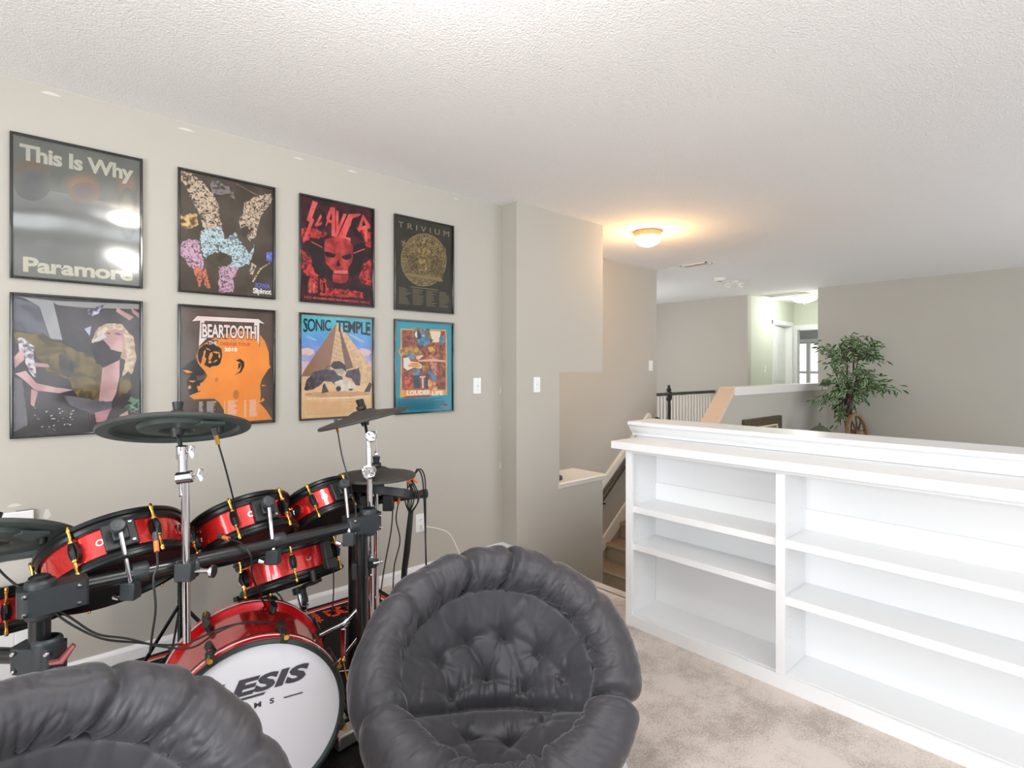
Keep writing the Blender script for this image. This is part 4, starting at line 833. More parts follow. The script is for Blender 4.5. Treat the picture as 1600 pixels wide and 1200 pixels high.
for i, (px, d, over) in enumerate(posts):
    c = P(px, 577, d); post_xy.append(Vector((c.x, c.y, 0)))
    b = MB(); r = .0225 if i == 0 else .021; b.tube([(c.x, c.y, .03), (c.x, c.y, zb + (.055 if i == 0 else .03))], r, 20); b.lathe([(0, .004), (r * .8, .003), (r, 0)], frameM((c.x, c.y, zb + (.056 if i == 0 else .03)), (0, 0, 1)), 20); pt = obj('post', b, M_tube, rk)
    b = MB(); b.lathe([(0, 0), (.03, 0), (.032, .015), (.026, .05), (.0215, .055)], frameM((c.x, c.y, .0), (0, 0, 1)), 20); obj('rubber_foot', b, M_blackp, pt)
def tclamp(c, dbar, size=.034, ln=.07, nm='bar_clamp'):
    """two-shell clamp where a bar meets a post"""
    c = Vector(c); M = frameM(c, (0, 0, 1), dbar); b = MB()
    b.prism([(-ln, -.6 * size), (-ln, .6 * size), (-ln * .8, size), (ln * .5, size), (ln, size * .8), (ln, -size * .8), (ln * .5, -size), (-ln * .8, -size)], M, -.032, .032)
    b.lathe([(.023, -.05), (.031, -.048), (.033, -.03), (.033, .03), (.031, .048), (.023, .05)], M @ Matrix.Translation((-ln * .35, 0, 0)), 24)
    o = obj(nm, b, M_clamp, rk, bevel=.006)
    nrm = M.to_3x3() @ Vector((0, 1, 0)); sgn = 1 if nrm.dot(FW) < 0 else -1
    for x, z in ((-ln * .8, .022), (-ln * .8, -.022), (ln * .7, .022), (ln * .7, -.022)):
        b = MB(); b.lathe([(0, .008), (.004, .0075), (.006, .004), (.006, 0)], frameM(M @ Vector((x, sgn * size * .99, z)), nrm * sgn), 12); obj('bolt', b, M_chrome, o)
    return o
dirb = (BR - BL).normalized()
tclamp(post_xy[0] + Vector((0, 0, zb)) + dirb * .026, dirb)
tclamp(post_xy[1] + Vector((0, 0, zb)), -dirb)
tclamp(PR2 + (BE - PR2) * .10, (BE - PR2).normalized(), .03, .05)
# lower cross tube leaving the left post
lc = post_xy[0] + Vector((0, 0, .655)); ld = -RT * .92 + FW * .05
b = MB(); b.tube([lc, lc + ld * .75], .019, 18); obj('lower_bar', b, M_tube, rk)
tclamp(lc, -RT, .03, .055)
b = MB(); q = lc + RT * .05 - FW * .03; b.tube([q, q + RT * .03 + UP * .006, q + RT * .06 + UP * .045], [.006, .010, .006], 10, flat=.5); obj('wing_bolt', b, mat('red_tinted_chrome', (190, 120, 126), .15, 1), rk)
# outrigger leg of the left side so the rack stands
e = lc + ld * .75; b = MB(); b.tube([(e.x, e.y, .02), (e.x, e.y, .70)], .021, 16); obj('post', b, M_tube, rk)
def larm(M, deg, R, H, tgt_t, nm='tom_arm'):
    """chrome L rod from a tom's bracket knob down to a clamp on the cross bar"""
    dv = Vector((math.sin(math.radians(deg)), -math.cos(math.radians(deg)), 0)); a = M.to_3x3() @ Vector((0, 0, 1))
    p0 = M @ (dv * (R + .045) + Vector((0, 0, H * .2)))
    bar = BL.lerp(BR, tgt_t); low = Vector((bar.x, bar.y, zb - .035)) - FW * .036
    b = MB(); b.tube([p0, low + UP * .02, low, low + FW * .02 - UP * .004], .0065, 12); ar = obj(nm, b, M_chrome, rk)
    Mb = frameM(bar, dirb, UP); b = MB(); b.lathe([(.0195, -.022), (.028, -.022), (.030, -.016), (.030, .016), (.028, .022), (.0195, .022)], Mb, 24); b.obox(frameM(low + UP * -.002, FW, UP), .024, .02, .016)
    cl = obj('arm_clamp', b, M_clamp, rk, bevel=.003)
    b = MB(); q = low - UP * .022; cyl(b, q, q - RT * .035, .0045, 10); b.tube([q - RT * .03 - FW * .002, q - RT * .046 + UP * .004], [.008, .010], 10, flat=.6); obj('thumb_screw', b, M_chrome, cl)
larm(MT1, 5, .178, .062, .235); larm(MT2, 26, .152, .059, .66); larm(MT3, 38, .127, .057, .955)

# ------------------------------------------------------------------ cymbals and stands
def cymbal(label, px, py, d, R, beta, s, wedge=True, cat='cymbal', name='cymbal_pad', top=M_rubtop):
    c = P(px, py, d); a, xr = vaxis(px, py, beta, s); M = frameM(c, a, xr)
    t = thing(name, c, label, cat)
    b = MB(); b.lathe([(.012, .030), (.035, .030), (.048, .024), (.06, .018), (R * .6, .010), (R * .96, .0), (R, -.004), (R, -.010)], M, 72); obj('playing_surface', b, top, t)
    b = MB(); b.lathe([(R, -.010), (R * .985, -.0135), (R * .84, -.0135), (R * .80, -.004), (R * .76, -.002), (R * .52, .002), (R * .49, -.010), (R * .24, -.014), (R * .21, -.008), (.015, -.006), (.012, .03)], M, 72); obj('underside', b, M_rubber, t)
    if wedge:
        b = MB(); b.prism([(R * .05, -R * .10), (R * .30, -R * .42), (R * .62, -R * .34), (R * .45, -R * .05)][::-1], M, -.012, -.003); obj('cable_housing', b, mat('grey_green_plastic', (74, 88, 86), .5), t, bevel=.002)
        b = MB(); b.lathe([(0, -.03), (.010, -.03), (.010, -.01), (0, -.01)][::-1], M @ Matrix.Translation((R * .56, -R * .12, 0)), 14); obj('jack', b, M_blackp, t)
    b = MB(); b.lathe([(0, .075), (.006, .075), (.016, .074), (.012, .050), (.020, .046), (.020, .034), (.013, .030), (0, .030)], M, 18); obj('wing_nut', b, M_blackp, t)
    b = MB(); b.lathe([(.006, -.035), (.014, -.035), (.018, -.02), (.022, -.006), (.0, -.005)], M, 18); obj('stopper', b, M_blackp, t)
    return t, M
cA, MA = cymbal('large black cymbal pad seen from below on the chrome stand at left', 277, 666, 1.66, .203, -1.5, .21)
cB, MB_ = cymbal('tilted black cymbal pad high on the right chrome stand', 568, 652, 2.22, .182, 13, -.03, wedge=False)
cC, MC = cymbal('dark cymbal pad cut by the left edge of the photo', -14, 843, 1.52, .198, -8, .28)
cD, MD = cymbal('horizontal hi-hat pad above the drum module', 588, 741, 2.28, .162, 0, -.165, wedge=False, cat='hi-hat', name='hi_hat_pad')

def boom(label, MC_, px_top, d, joints, low, parts=None, nm='cymbal_stand', r=.0105):
    c = MC_ @ Vector((0, 0, -.02)); t = thing(nm, low, label, 'cymbal stand')
    return t, c
# left stand: vertical chrome pole clamped to the bar
p_low = P(292, 1003, 1.56); p_top = P(289, 740, 1.56)
sA = thing('cymbal_stand', p_low, 'chrome cymbal arm with wing screws, clamped upright on the rack bar at left', 'cymbal stand')
b = MB(); b.tube([p_low, p_top], .0105, 16); obj('lower_tube', b, M_chrome, sA)
pm = P(285, 745, 1.57); pj = P(284, 703, 1.60); pt_ = MA @ Vector((0, 0, -.012))
b = MB(); b.tube([P(287, 775, 1.56), P(285, 700, 1.60)], .0125, 14); obj('tilter_body', b, M_chrome, sA, bevel=.001)
b = MB(); b.tube([P(285, 712, 1.60), pt_, MA @ Vector((0, 0, .05))], .0065, 12); obj('tilter_rod', b, M_chrome, sA)
b = MB(); c0 = P(275, 748, 1.55); c1 = P(302, 744, 1.56); cyl(b, c0, c1, .017, 20, ch=.003); obj('tilter_clamp', b, M_chrome, sA); b = MB(); b.lathe([(.0125, -.02), (.016, -.018), (.016, .018), (.0125, .02)], frameM(P(284, 707, 1.60), UP), 18); obj('collar', b, M_chrome, sA)
for (px, py, d) in ((298, 706, 1.60), (311, 742, 1.56)):
    b = MB(); q = P(px, py, d); b.tube([q - RT * .02, q], .004, 8); b.tube([q + UP * .017 + RT * .006, q + RT * .002, q - UP * .017 + RT * .008], [.006, .007, .006], 8, flat=.4); obj('wing_screw', b, M_chrome, sA)
b = MB(); q = Vector((*(P(289, 885, 1.555).xy), zb)); Mq = frameM(q + FW * .03, dirb, UP); b.lathe([(.0195, -.016), (.029, -.016), (.029, .016), (.0195, .016)], Mq, 20); b.obox(frameM(q, FW, UP), .026, .024, .014); kc_ = obj('rack_clamp', b, M_clamp, sA, bevel=.003)
b = MB(); q2 = q + RT * .03; cyl(b, q2, q2 + RT * .05, .005, 10); b.lathe([(0, 0), (.018, 0), (.018, .008), (0, .008)], frameM(q2 + RT * .045, RT), 20); obj('wing_screw', b, M_chrome, kc_)
# right stand
sB = thing('cymbal_stand', (P(578, 577, 2.12).x, P(578, 577, 2.12).y, .3), 'taller chrome boom stand with two round tilters, in front of the hi-hat', 'cymbal stand')
b = MB(); b.tube([P(580, 1010, 2.12), P(577, 748, 2.12)], .0125, 16); obj('lower_tube', b, M_chrome, sB)
b = MB(); b.tube([P(577, 745, 2.12), P(576, 700, 2.13)], .011, 14); b.tube([P(576, 702, 2.13), P(575, 680, 2.14)], .0085, 14); obj('middle_tube', b, M_chrome, sB)
b = MB(); b.tube([P(575, 684, 2.14), MB_ @ Vector((0, 0, -.01)), MB_ @ Vector((0, 0, .05))], .0065, 12); obj('tilter_rod', b, M_chrome, sB)
for (px, py, d, r) in ((580, 682, 2.13, .021), (577, 737, 2.115, .0265)):
    Mq = frameM(P(px, py, d), -FW, RT); b = MB(); b.lathe([(0, .010), (r * .35, .010), (r * .4, .004), (r * .75, .004), (r * .8, .010), (r, .009), (r, -.009), (0, -.009)], Mq, 28); ti = obj('tilter', b, M_chrome, sB)
    b = MB(); b.obox(Mq @ Matrix.Translation((0, 0, .012)) @ Matrix.Rotation(-.7, 4, 'Z'), r * 1.0, .003, .003); obj('tilter_lever', b, M_chrome, ti, bevel=.001)
b = MB(); q = P(562, 890, 2.08); b.obox(frameM(q, FW, UP), .032, .024, .028); b.obox(frameM(P(578, 880, 2.10), FW, UP), .014, .03, .018); obj('rack_clamp', b, M_clamp, sB, bevel=.004)
for (px, py) in ((574, 873), (590, 880), (573, 901)):
    b = MB(); q = P(px, py, 2.07); b.tube([q - RT * .014, q + RT * .016 + UP * .006], [.006, .004], 8); b.ball(q + RT * .016 + UP * .006, .006, 6); obj('wing_screw', b, M_chrome, sB)
# small stand that carries the cut-off cymbal
b = MB(); q = MC @ Vector((0, 0, 0)); e0 = Vector((e.x + .12, e.y + .05, .66)); b.tube([q + Vector((0, 0, .04)), q, Vector((q.x, q.y, .62)), Vector((q.x, q.y, .2))], .0105, 12)
sC = thing('cymbal_stand', (q.x, q.y, .2), 'chrome pole under the cymbal pad at the left edge, mostly out of frame', 'cymbal stand'); obj('tube', b, M_chrome, sC)
b = MB(); b.tube([Vector((q.x, q.y, .2)), Vector((q.x, q.y, .0))], .012, 12); 
for k in range(3):
    an = k * 2.094 + .4; b.tube([Vector((q.x, q.y, .22)), Vector((q.x + .26 * math.cos(an), q.y + .26 * math.sin(an), .01))], .008, 8)
obj('tripod', b, M_black, sC)
# hi-hat stand
hh = P(588, 577, 2.30); hs = thing('hi_hat_stand', (hh.x, hh.y, 0), 'thin chrome hi-hat stand rod rising through the horizontal pad', 'hi-hat stand')
hx = Vector((hh.x, hh.y, 0))
b = MB(); b.tube([hx + UP * .5, hx + UP * (P(588, 672, 2.3).z)], .0032, 8); obj('pull_rod', b, M_chrome, hs)
zt = P(588, 738, 2.28).z
b = MB(); b.lathe([(0, .085), (.006, .085), (.010, .078), (.010, .062), (.006, .056), (.006, .038), (.012, .030), (.012, .018), (.0, .018)], frameM(hx + UP * zt, UP), 16); obj('clutch', b, M_chrome, hs)
b = MB(); b.tube([hx + UP * .04, hx + UP * .42], .0125, 14); b.tube([hx + UP * .40, hx + UP * (zt - .05)], .0095, 14); obj('upright_tube', b, M_chrome, hs)
b = MB(); b.lathe([(.0, -.09), (.03, -.088), (.034, -.05), (.03, -.02), (.012, -.018)], frameM(hx + UP * zt, UP), 20); obj('controller_cup', b, M_blackp, hs)
for k in range(3):
    an = k * 2.094 + 2.6; b = MB(); f_ = hx + Vector((.27 * math.cos(an), .27 * math.sin(an), .012)); b.tube([hx + UP * .34, f_], .007, 8, flat=.6); b.tube([hx + UP * .12, hx.lerp(f_, .55) + UP * .11], .005, 8); lg = obj('leg', b, M_chrome, hs); b = MB(); b.ball(f_, .014, 6); obj('rubber_foot', b, M_blackp, lg)
b = MB(); M = frameM(hx + Vector((-.10, -.14, .03)), Vector((-.25, -.35, .95)), Vector((-.5, -.8, -.3))); b.obox(M, .13, .045, .006); obj('footboard', b, M_chrome, hs, bevel=.004)
# drum module: wide dark wedge behind the pad
mo = P(600, 766, 2.34); md = thing('drum_module', mo, 'dark angled drum module under the hi-hat pad, full of leads', 'drum module')
Mm = frameM(mo, (RT * .10 - FW * -.25 + UP * .9), RT + UP * .12); b = MB(); b.prism([(-.125, -.08), (.10, -.08), (.125, -.06), (.125, .08), (-.125, .08)], Mm, -.02, .012); obj('housing', b, M_blackp, md, bevel=.006)
b = MB(); b.obox(Mm @ Matrix.Translation((0, 0, .013)), .11, .07, .001); obj('control_panel', b, M_clamp, md)
b = MB(); q = P(607, 785, 2.33); b.obox(frameM(q, FW, UP), .034, .022, .018); obj('mounting_clamp', b, M_blackp, md, bevel=.004)
b = MB()
for (px, py) in ((640, 746), (646, 750), (636, 752)): cyl(b, P(px, py, 2.36), P(px + 7, py + 3, 2.36), .006, 8)
obj('orange_plugs', b, mat('orange_lead_plug', (224, 120, 60), .4), md, label='orange jack plugs', kind='stuff')

# snare stand with black basket arms
ss = MT5 @ Vector((0, 0, -.20)); ssb = Vector((ss.x, ss.y, 0)); sn = thing('snare_stand', ssb, 'black basket stand with chrome stem holding the red snare drum', 'drum stand')
b = MB(); b.tube([MT5 @ Vector((.01, 0, -.085)), MT5 @ Vector((.015, 0, -.20)), ssb + UP * .30, ssb + UP * .1], .011, 12); obj('stem', b, M_chrome, sn)
b = MB(); b.lathe([(.012, -.02), (.026, -.018), (.03, 0), (.026, .018), (.012, .02)], MT5 @ Matrix.Translation((.015, 0, -.215)), 20); obj('hub', b, M_clamp, sn); b = MB(); b.lathe([(.012, -.014), (.02, -.012), (.02, .012), (.012, .014)], MT5 @ Matrix.Translation((.01, 0, -.10)), 20); obj('collar', b, M_clamp, sn)
for deg in (-75, 20, 150):
    dv = Vector((math.sin(math.radians(deg)), -math.cos(math.radians(deg)), 0)); b = MB()
    b.tube(spline([MT5 @ (dv * .02 + Vector((0, 0, -.21))), MT5 @ (dv * .075 + Vector((0, 0, -.15))), MT5 @ (dv * .08 + Vector((0, 0, -.095))), MT5 @ (dv * .17 + Vector((0, 0, -.088))), MT5 @ (dv * .205 + Vector((0, 0, -.085)))], 5), .0085, 8, flat=.5); b.tube([MT5 @ (dv * .205 + Vector((0, 0, -.09))), MT5 @ (dv * .208 + Vector((0, 0, -.05)))], .011, 8)
    ba = obj('basket_arm', b, M_blackp, sn)
    b = MB()
    for f_ in (.35, .6, .85): q = (MT5 @ (dv * .02 + Vector((0, 0, -.21)))).lerp(MT5 @ (dv * .075 + Vector((0, 0, -.15))), f_); b.lathe([(.0092, -.002), (.0102, 0), (.0092, .002)], frameM(q, MT5.to_3x3() @ (dv * .055 + Vector((0, 0, .06)))), 10)
    obj('chrome_bands', b, M_chrome, ba)
for k in range(3):
    an = k * 2.094 + 1.2; b = MB(); b.tube([ssb + UP * .30, ssb + Vector((.26 * math.cos(an), .26 * math.sin(an), .015))], .0085, 8, flat=.6); obj('leg', b, M_black, sn)

# kick pedal beside the drum
pe = P(535, 985, 2.10); pe.z = 0; pd = thing('kick_pedal', pe, 'chrome and silver kick pedal with perforated footboard beside the kick drum', 'pedal')
M_silver = mat('brushed_silver', (196, 192, 186), .3, .9, bump=.1, bscale=80)
ud = (P(600, 960, 2.5) - P(500, 985, 2.25)); ud.z = 0; ud.normalize(); vd = UP.cross(ud)
Mp = frameM(pe + UP * .045 + ud * .02, UP + ud * .10, ud); b = MB()
b.prism([(-.15, -.03), (.16, -.052), (.17, -.02), (.17, .02), (.16, .052), (-.15, .03)], Mp, -.005, .005); fb = obj('footboard', b, M_silver, pd, bevel=.002)
b = MB()
for i in range(9):
    for j in (-1, 0, 1): b.prism([(x * 1, y) for x, y in ell(-.12 + i * .032 + (j % 2) * .01, j * .022, .011, .006, 8, .6 * (1 if i % 2 else -1))], Mp, .005, .0062)
obj('grip_pattern', b, M_blackp, fb, kind='stuff')
b = MB(); b.obox(frameM(pe + UP * .012, UP, ud), .19, .06, .006); obj('base_plate', b, M_black, pd, bevel=.002)
p_a = P(536, 1030, 2.0); p_b = P(537, 982, 2.0); b = MB(); b.obox(frameM((p_a + p_b) / 2, FW, UP), (p_b - p_a).length / 2, .009, .005); obj('upright', b, M_chrome, pd, bevel=.002)
b = MB(); q1 = P(500, 992, 2.0); q2 = P(540, 972, 2.03); q3 = P(563, 948, 2.07); cyl(b, q1, q2, .008, 12); cyl(b, q2, q3, .009, 12); b.lathe([(0, -.014), (.014, -.012), (.016, 0), (.014, .012), (0, .014)], frameM(q2, q3 - q1), 14); b.lathe([(0, -.012), (.013, -.01), (.013, .01), (0, .012)], frameM(q3, q3 - q1), 14); obj('drive_shaft', b, M_chrome, pd)
b = MB(); q = P(541, 1040, 1.98); q.z = .05; b.obox(frameM(q, UP, ud), .05, .03, .025); obj('shaft_block', b, M_silver, pd, bevel=.006)
b = MB(); q = P(536, 1032, 1.99); b.ball(q, .010, 8); b.tube([q, q - UP * .06 + RT * .012, q - UP * .09 + RT * .02], .003, 6); obj('spring_hook', b, M_gold, pd)

# drum throne behind the kit
th = P(282, 577, 2.42); tb = Vector((th.x, th.y, 0)); tr = thing('drum_throne', tb, 'grey topped drum stool with threaded black stem behind the toms', 'stool')
b = MB(); b.lathe([(0, .64), (.12, .64), (.165, .632), (.178, .61), (.178, .585), (.17, .565), (.0, .56)][::-1], frameM(tb, UP), 40); obj('seat', b, mat('grey_vinyl', (104, 104, 100), .5, bump=.1, bscale=90), tr)
b = MB(); pr = [(0, .1)]
for i in range(40): z = .12 + i * .0105; pr += [(.0105, z), (.0125, z + .004)]
pr += [(.018, .545), (.026, .56), (0, .56)]; b.lathe(pr, frameM(tb, UP), 14); b.lathe([(.0, .44), (.021, .44), (.021, .50), (.0, .50)], frameM(tb, UP), 16); obj('stem', b, M_black, tr)
for k in range(3):
    an = k * 2.094 + 3.6; f_ = tb + Vector((.29 * math.cos(an), .29 * math.sin(an), .015)); b = MB(); b.tube([tb + UP * .34, f_], .009, 8, flat=.6); b.tube([tb + UP * .16, tb.lerp(f_, .5) + UP * .09], .006, 8); lg = obj('leg', b, M_black, tr); b = MB(); b.ball(f_, .018, 6); obj('rubber_foot', b, M_blackp, lg)

# ------------------------------------------------------------------ leads
def lead(pts, r, label, m=None, name='audio_cable', cat='cable', plug=None):
    pts = spline(pts, 7); b = MB(); b.tube(pts, r, 7)
    if plug:
        t = thing(name, pts[0], label, cat); obj('lead', b, m or M_blackp, t)
        b = MB(); p = pts[0]; d = (p - pts[2]).normalized(); cyl(b, p, p + d * .032, .0062, 10); obj('jack_plug', b, mat('orange_lead_plug', (224, 120, 60), .4) if plug == 'o' else M_gold, t)
        b = MB(); cyl(b, p + d * .03, p + d * .055, .0075, 10); obj('plug_sleeve', b, M_ledger, t)
        return t
    return solo(name, b, m or M_blackp, label, cat)
lead([P(341, 693, 1.62), P(354, 738, 1.66), P(368, 795, 1.74), P(374, 840, 1.80), P(380, 885, 1.95)], .0026, 'black cable hanging from the gold plug under the large left cymbal', plug='g')
lead([P(245, 862, 1.46), P(246, 885, 1.44), P(240, 905, 1.43), P(243, 950, 1.43), P(238, 990, 1.44), P(234, 1020, 1.45)], .003, 'grey cable looping down from the orange plug of the largest tom', plug='o')
lead([P(358, 842, 1.74), P(378, 850, 1.71), P(392, 870, 1.70), P(394, 900, 1.76), P(405, 925, 1.9), P(420, 955, 2.0), P(450, 985, 2.05)], .0032, 'grey cable curving from the orange plug of the middle tom', plug='o')
lead([P(528, 676, 2.18), P(535, 715, 2.16), P(548, 760, 2.13), P(556, 800, 2.02), P(560, 860, 2.0), P(563, 930, 2.03), P(566, 990, 2.1)], .003, 'black cable dropping from the tilted right cymbal past the smallest tom', plug='g')
lead([P(455, 905, 2.0), P(425, 915, 2.0), P(440, 935, 2.05), P(452, 965, 2.1)], .0025, 'short thin cable hanging below the snare drum')
lead([P(521, 885, 2.12), P(521, 930, 2.14), P(517, 965, 2.16), P(505, 1000, 2.18), P(500, 1010, 2.2)], .0025, 'thin cable hanging straight from the right side of the snare drum')
lead([P(-10, 880, 1.5), P(8, 900, 1.45), P(30, 918, 1.43), P(60, 940, 1.45), P(105, 962, 1.5), P(150, 990, 1.52), P(200, 998, 1.55), P(250, 1010, 1.6), P(300, 1012, 1.64), P(340, 988, 1.72), P(385, 972, 1.78), P(430, 975, 1.85), P(470, 990, 1.9)], .003, 'long black cable running from the left post over the kick drum shell')
lead([P(70, 945, 1.46), P(110, 975, 1.5), P(160, 998, 1.52), P(215, 1004, 1.58), P(262, 1008, 1.62), P(300, 1002, 1.66), P(350, 980, 1.74), P(400, 973, 1.82), P(450, 985, 1.88)], .003, 'second black cable running beside the long one over the kick drum shell')
lead([P(614, 790, 2.34), P(611, 830, 2.35), P(600, 890, 2.4), P(592, 950, 2.45)], .0028, 'thin cable hanging from the drum module clamp, nearest the hi-hat stand')
lead([P(622, 788, 2.38), P(619, 812, 2.38), P(625, 845, 2.4), P(616, 885, 2.42), P(614, 930, 2.45)], .0028, 'thin wavy cable hanging from the drum module, left of the thick cable bundle', plug='o')
b = MB()
for i in range(7):
    r_ = random.Random(i); x = 634 + i * 3.2
    b.tube(spline([P(638 + r_.uniform(-3, 8), 750, 2.38), P(x, 770, 2.36 + r_.uniform(-.02, .02)), P(x + r_.uniform(-4, 4), 785, 2.37), P(641 + r_.uniform(-2, 2), 802, 2.38)], 6), .003, 6)
b.tube([P(642, 800, 2.38), P(639, 830, 2.38), P(636, 860, 2.39), P(632, 890, 2.40), P(629, 940, 2.42)], [.011, .013, .014, .013, .013], 12)
solo('cable_snake', b, M_blackp, 'thick sleeved bundle of black cables hanging from the drum module', 'cable')
b = MB()
for dx in (0, 4): b.tube(spline([P(648, 741, 2.40), P(653 + dx, 733, 2.40), P(660 + dx, 748, 2.41), P(663 + dx * .5, 790, 2.42), P(665, 850, 2.44), P(667 - dx * .3, 900, 2.46)], 7), .0032, 7)
solo('audio_cable', b, M_blackp, 'pair of black cables arching out behind the hi-hat pad to the floor', 'cable')
po = Vector((1.985, 3.105, .33)); t = thing('extension_cord', po, 'white extension cord plugged into the wall outlet', 'cord')
b = MB(); b.tube(spline([po, po + Vector((.02, -.03, .0)), po + Vector((.09, -.06, -.02)), po + Vector((.17, -.08, -.07)), po + Vector((.22, -.12, -.2)), po + Vector((.2, -.25, -.325))], 7), .0035, 8); obj('cord', b, M_plastic, t)
b = MB(); b.obox(frameM(po + Vector((0, -.012, 0)), (0, -1, 0)), .013, .012, .016); obj('plug', b, M_plastic, t, bevel=.004)

# ------------------------------------------------------------------ drum rug
rx0, rx1, ry0, ry1 = -.25, 1.66, 1.56, 3.10
rg = thing('drum_rug', (.9, 2.1, 0), 'black drum rug with red and white border stripes under the kit', 'rug')
M_rug = mat('black_rug_pile', (30, 29, 29), .95, rgb2=(42, 40, 39), nscale=120, bump=.5, bscale=260, spec=.1)
M_rugred = mat('rug_red_print', (206, 70, 60), .9, bump=.4, bscale=260, spec=.1); M_rugorg = mat('rug_orange_red_print', (226, 74, 48), .9, bump=.4, bscale=260, spec=.1); M_rugwh = mat('rug_white_print', (226, 214, 206), .9, bump=.4, bscale=260, spec=.1)
obj('pile', boxes(((rx0, ry0, 0.0), (rx1, ry1, .008))), M_rug, rg)
b = MB(); MR = frameM((0, 0, .0085), UP, (1, 0, 0))
def ring(i0, i1, mi):
    for (x0, y0, x1, y1) in ((rx0 + i0, ry1 - i1, rx1 - i0, ry1 - i0), (rx0 + i0, ry0 + i0, rx1 - i0, ry0 + i1), (rx0 + i0, ry0 + i1, rx0 + i1, ry1 - i1), (rx1 - i1, ry0 + i1, rx1 - i0, ry1 - i1)): b.poly([(x0, y0), (x1, y0), (x1, y1), (x0, y1)], MR, 0, mi)
ring(.030, .055, 0); ring(.055, .066, 1)
obj('border_stripe', b, [M_rugred, M_rugwh], rg, smooth=False)
b = MB()
lg0 = Vector((1.235, 2.86, .0088)); ML = frameM(lg0, UP, (0, -1, 0))     # reads along -Y, top towards +X
def annulus(cx, cy, ro, ri, a0=0, a1=2 * math.pi, n=28):
    for i in range(n):
        a, c = a0 + (a1 - a0) * i / n, a0 + (a1 - a0) * (i + 1) / n
        b.poly([(cx + ri * math.cos(a), cy + ri * math.sin(a)), (cx + ro * math.cos(a), cy + ro * math.sin(a)), (cx + ro * math.cos(c), cy + ro * math.sin(c)), (cx + ri * math.cos(c), cy + ri * math.sin(c))], ML)
annulus(-.08, .068, .038, .019); annulus(-.08, .138, .038, .019)
b.poly([(-.150, .030), (-.128, .030), (-.118, .075), (-.140, .070)], ML); b.poly([(-.150, .105), (-.118, .100), (-.110, .125), (-.145, .135)], ML); b.poly([(-.118, .030), (-.118, .175), (-.098, .175), (-.098, .030)], ML)
put_text(b, 'MEINL', ML, -.17, -.035, .15, .028, 0, 0, .04)
obj('logo_print', b, M_rugorg, rg, smooth=False)
# ------------------------------------------------------------------ round cushioned chairs
M_fab = None
def fabric():
    m = bpy.data.materials.new('charcoal_polyester'); m.use_nodes = True; N = m.node_tree.nodes; L = m.node_tree.links; b = N['Principled BSDF']
    b.inputs['Base Color'].default_value = lin((62, 61, 65)); b.inputs['Roughness'].default_value = .5; b.inputs['Sheen Weight'].default_value = .3; b.inputs['Sheen Roughness'].default_value = .35
    b.inputs['Specular IOR Level'].default_value = .36
    tc = N.new('ShaderNodeTexCoord'); n1 = N.new('ShaderNodeTexNoise'); n1.inputs['Scale'].default_value = 16; n1.inputs['Detail'].default_value = 3; n1.inputs['Distortion'].default_value = .8
    n2 = N.new('ShaderNodeTexNoise'); n2.inputs['Scale'].default_value = 900
    L.new(tc.outputs['Object'], n1.inputs['Vector']); L.new(tc.outputs['Object'], n2.inputs['Vector'])
    ad = N.new('ShaderNodeMath'); ad.operation = 'MULTIPLY_ADD'; L.new(n2.outputs['Fac'], ad.inputs[0]); ad.inputs[1].default_value = .04; L.new(n1.outputs['Fac'], ad.inputs[2])
    bp = N.new('ShaderNodeBump'); bp.inputs['Strength'].default_value = .16; bp.inputs['Distance'].default_value = .012; L.new(ad.outputs[0], bp.inputs['Height']); L.new(bp.outputs[0], b.inputs['Normal'])
    return m
M_fab = fabric()
def ridged(x, y, z):
    n = noise.noise(Vector((x, y, z))); return max(0.0, 1 - abs(n) * 3.2) ** 2
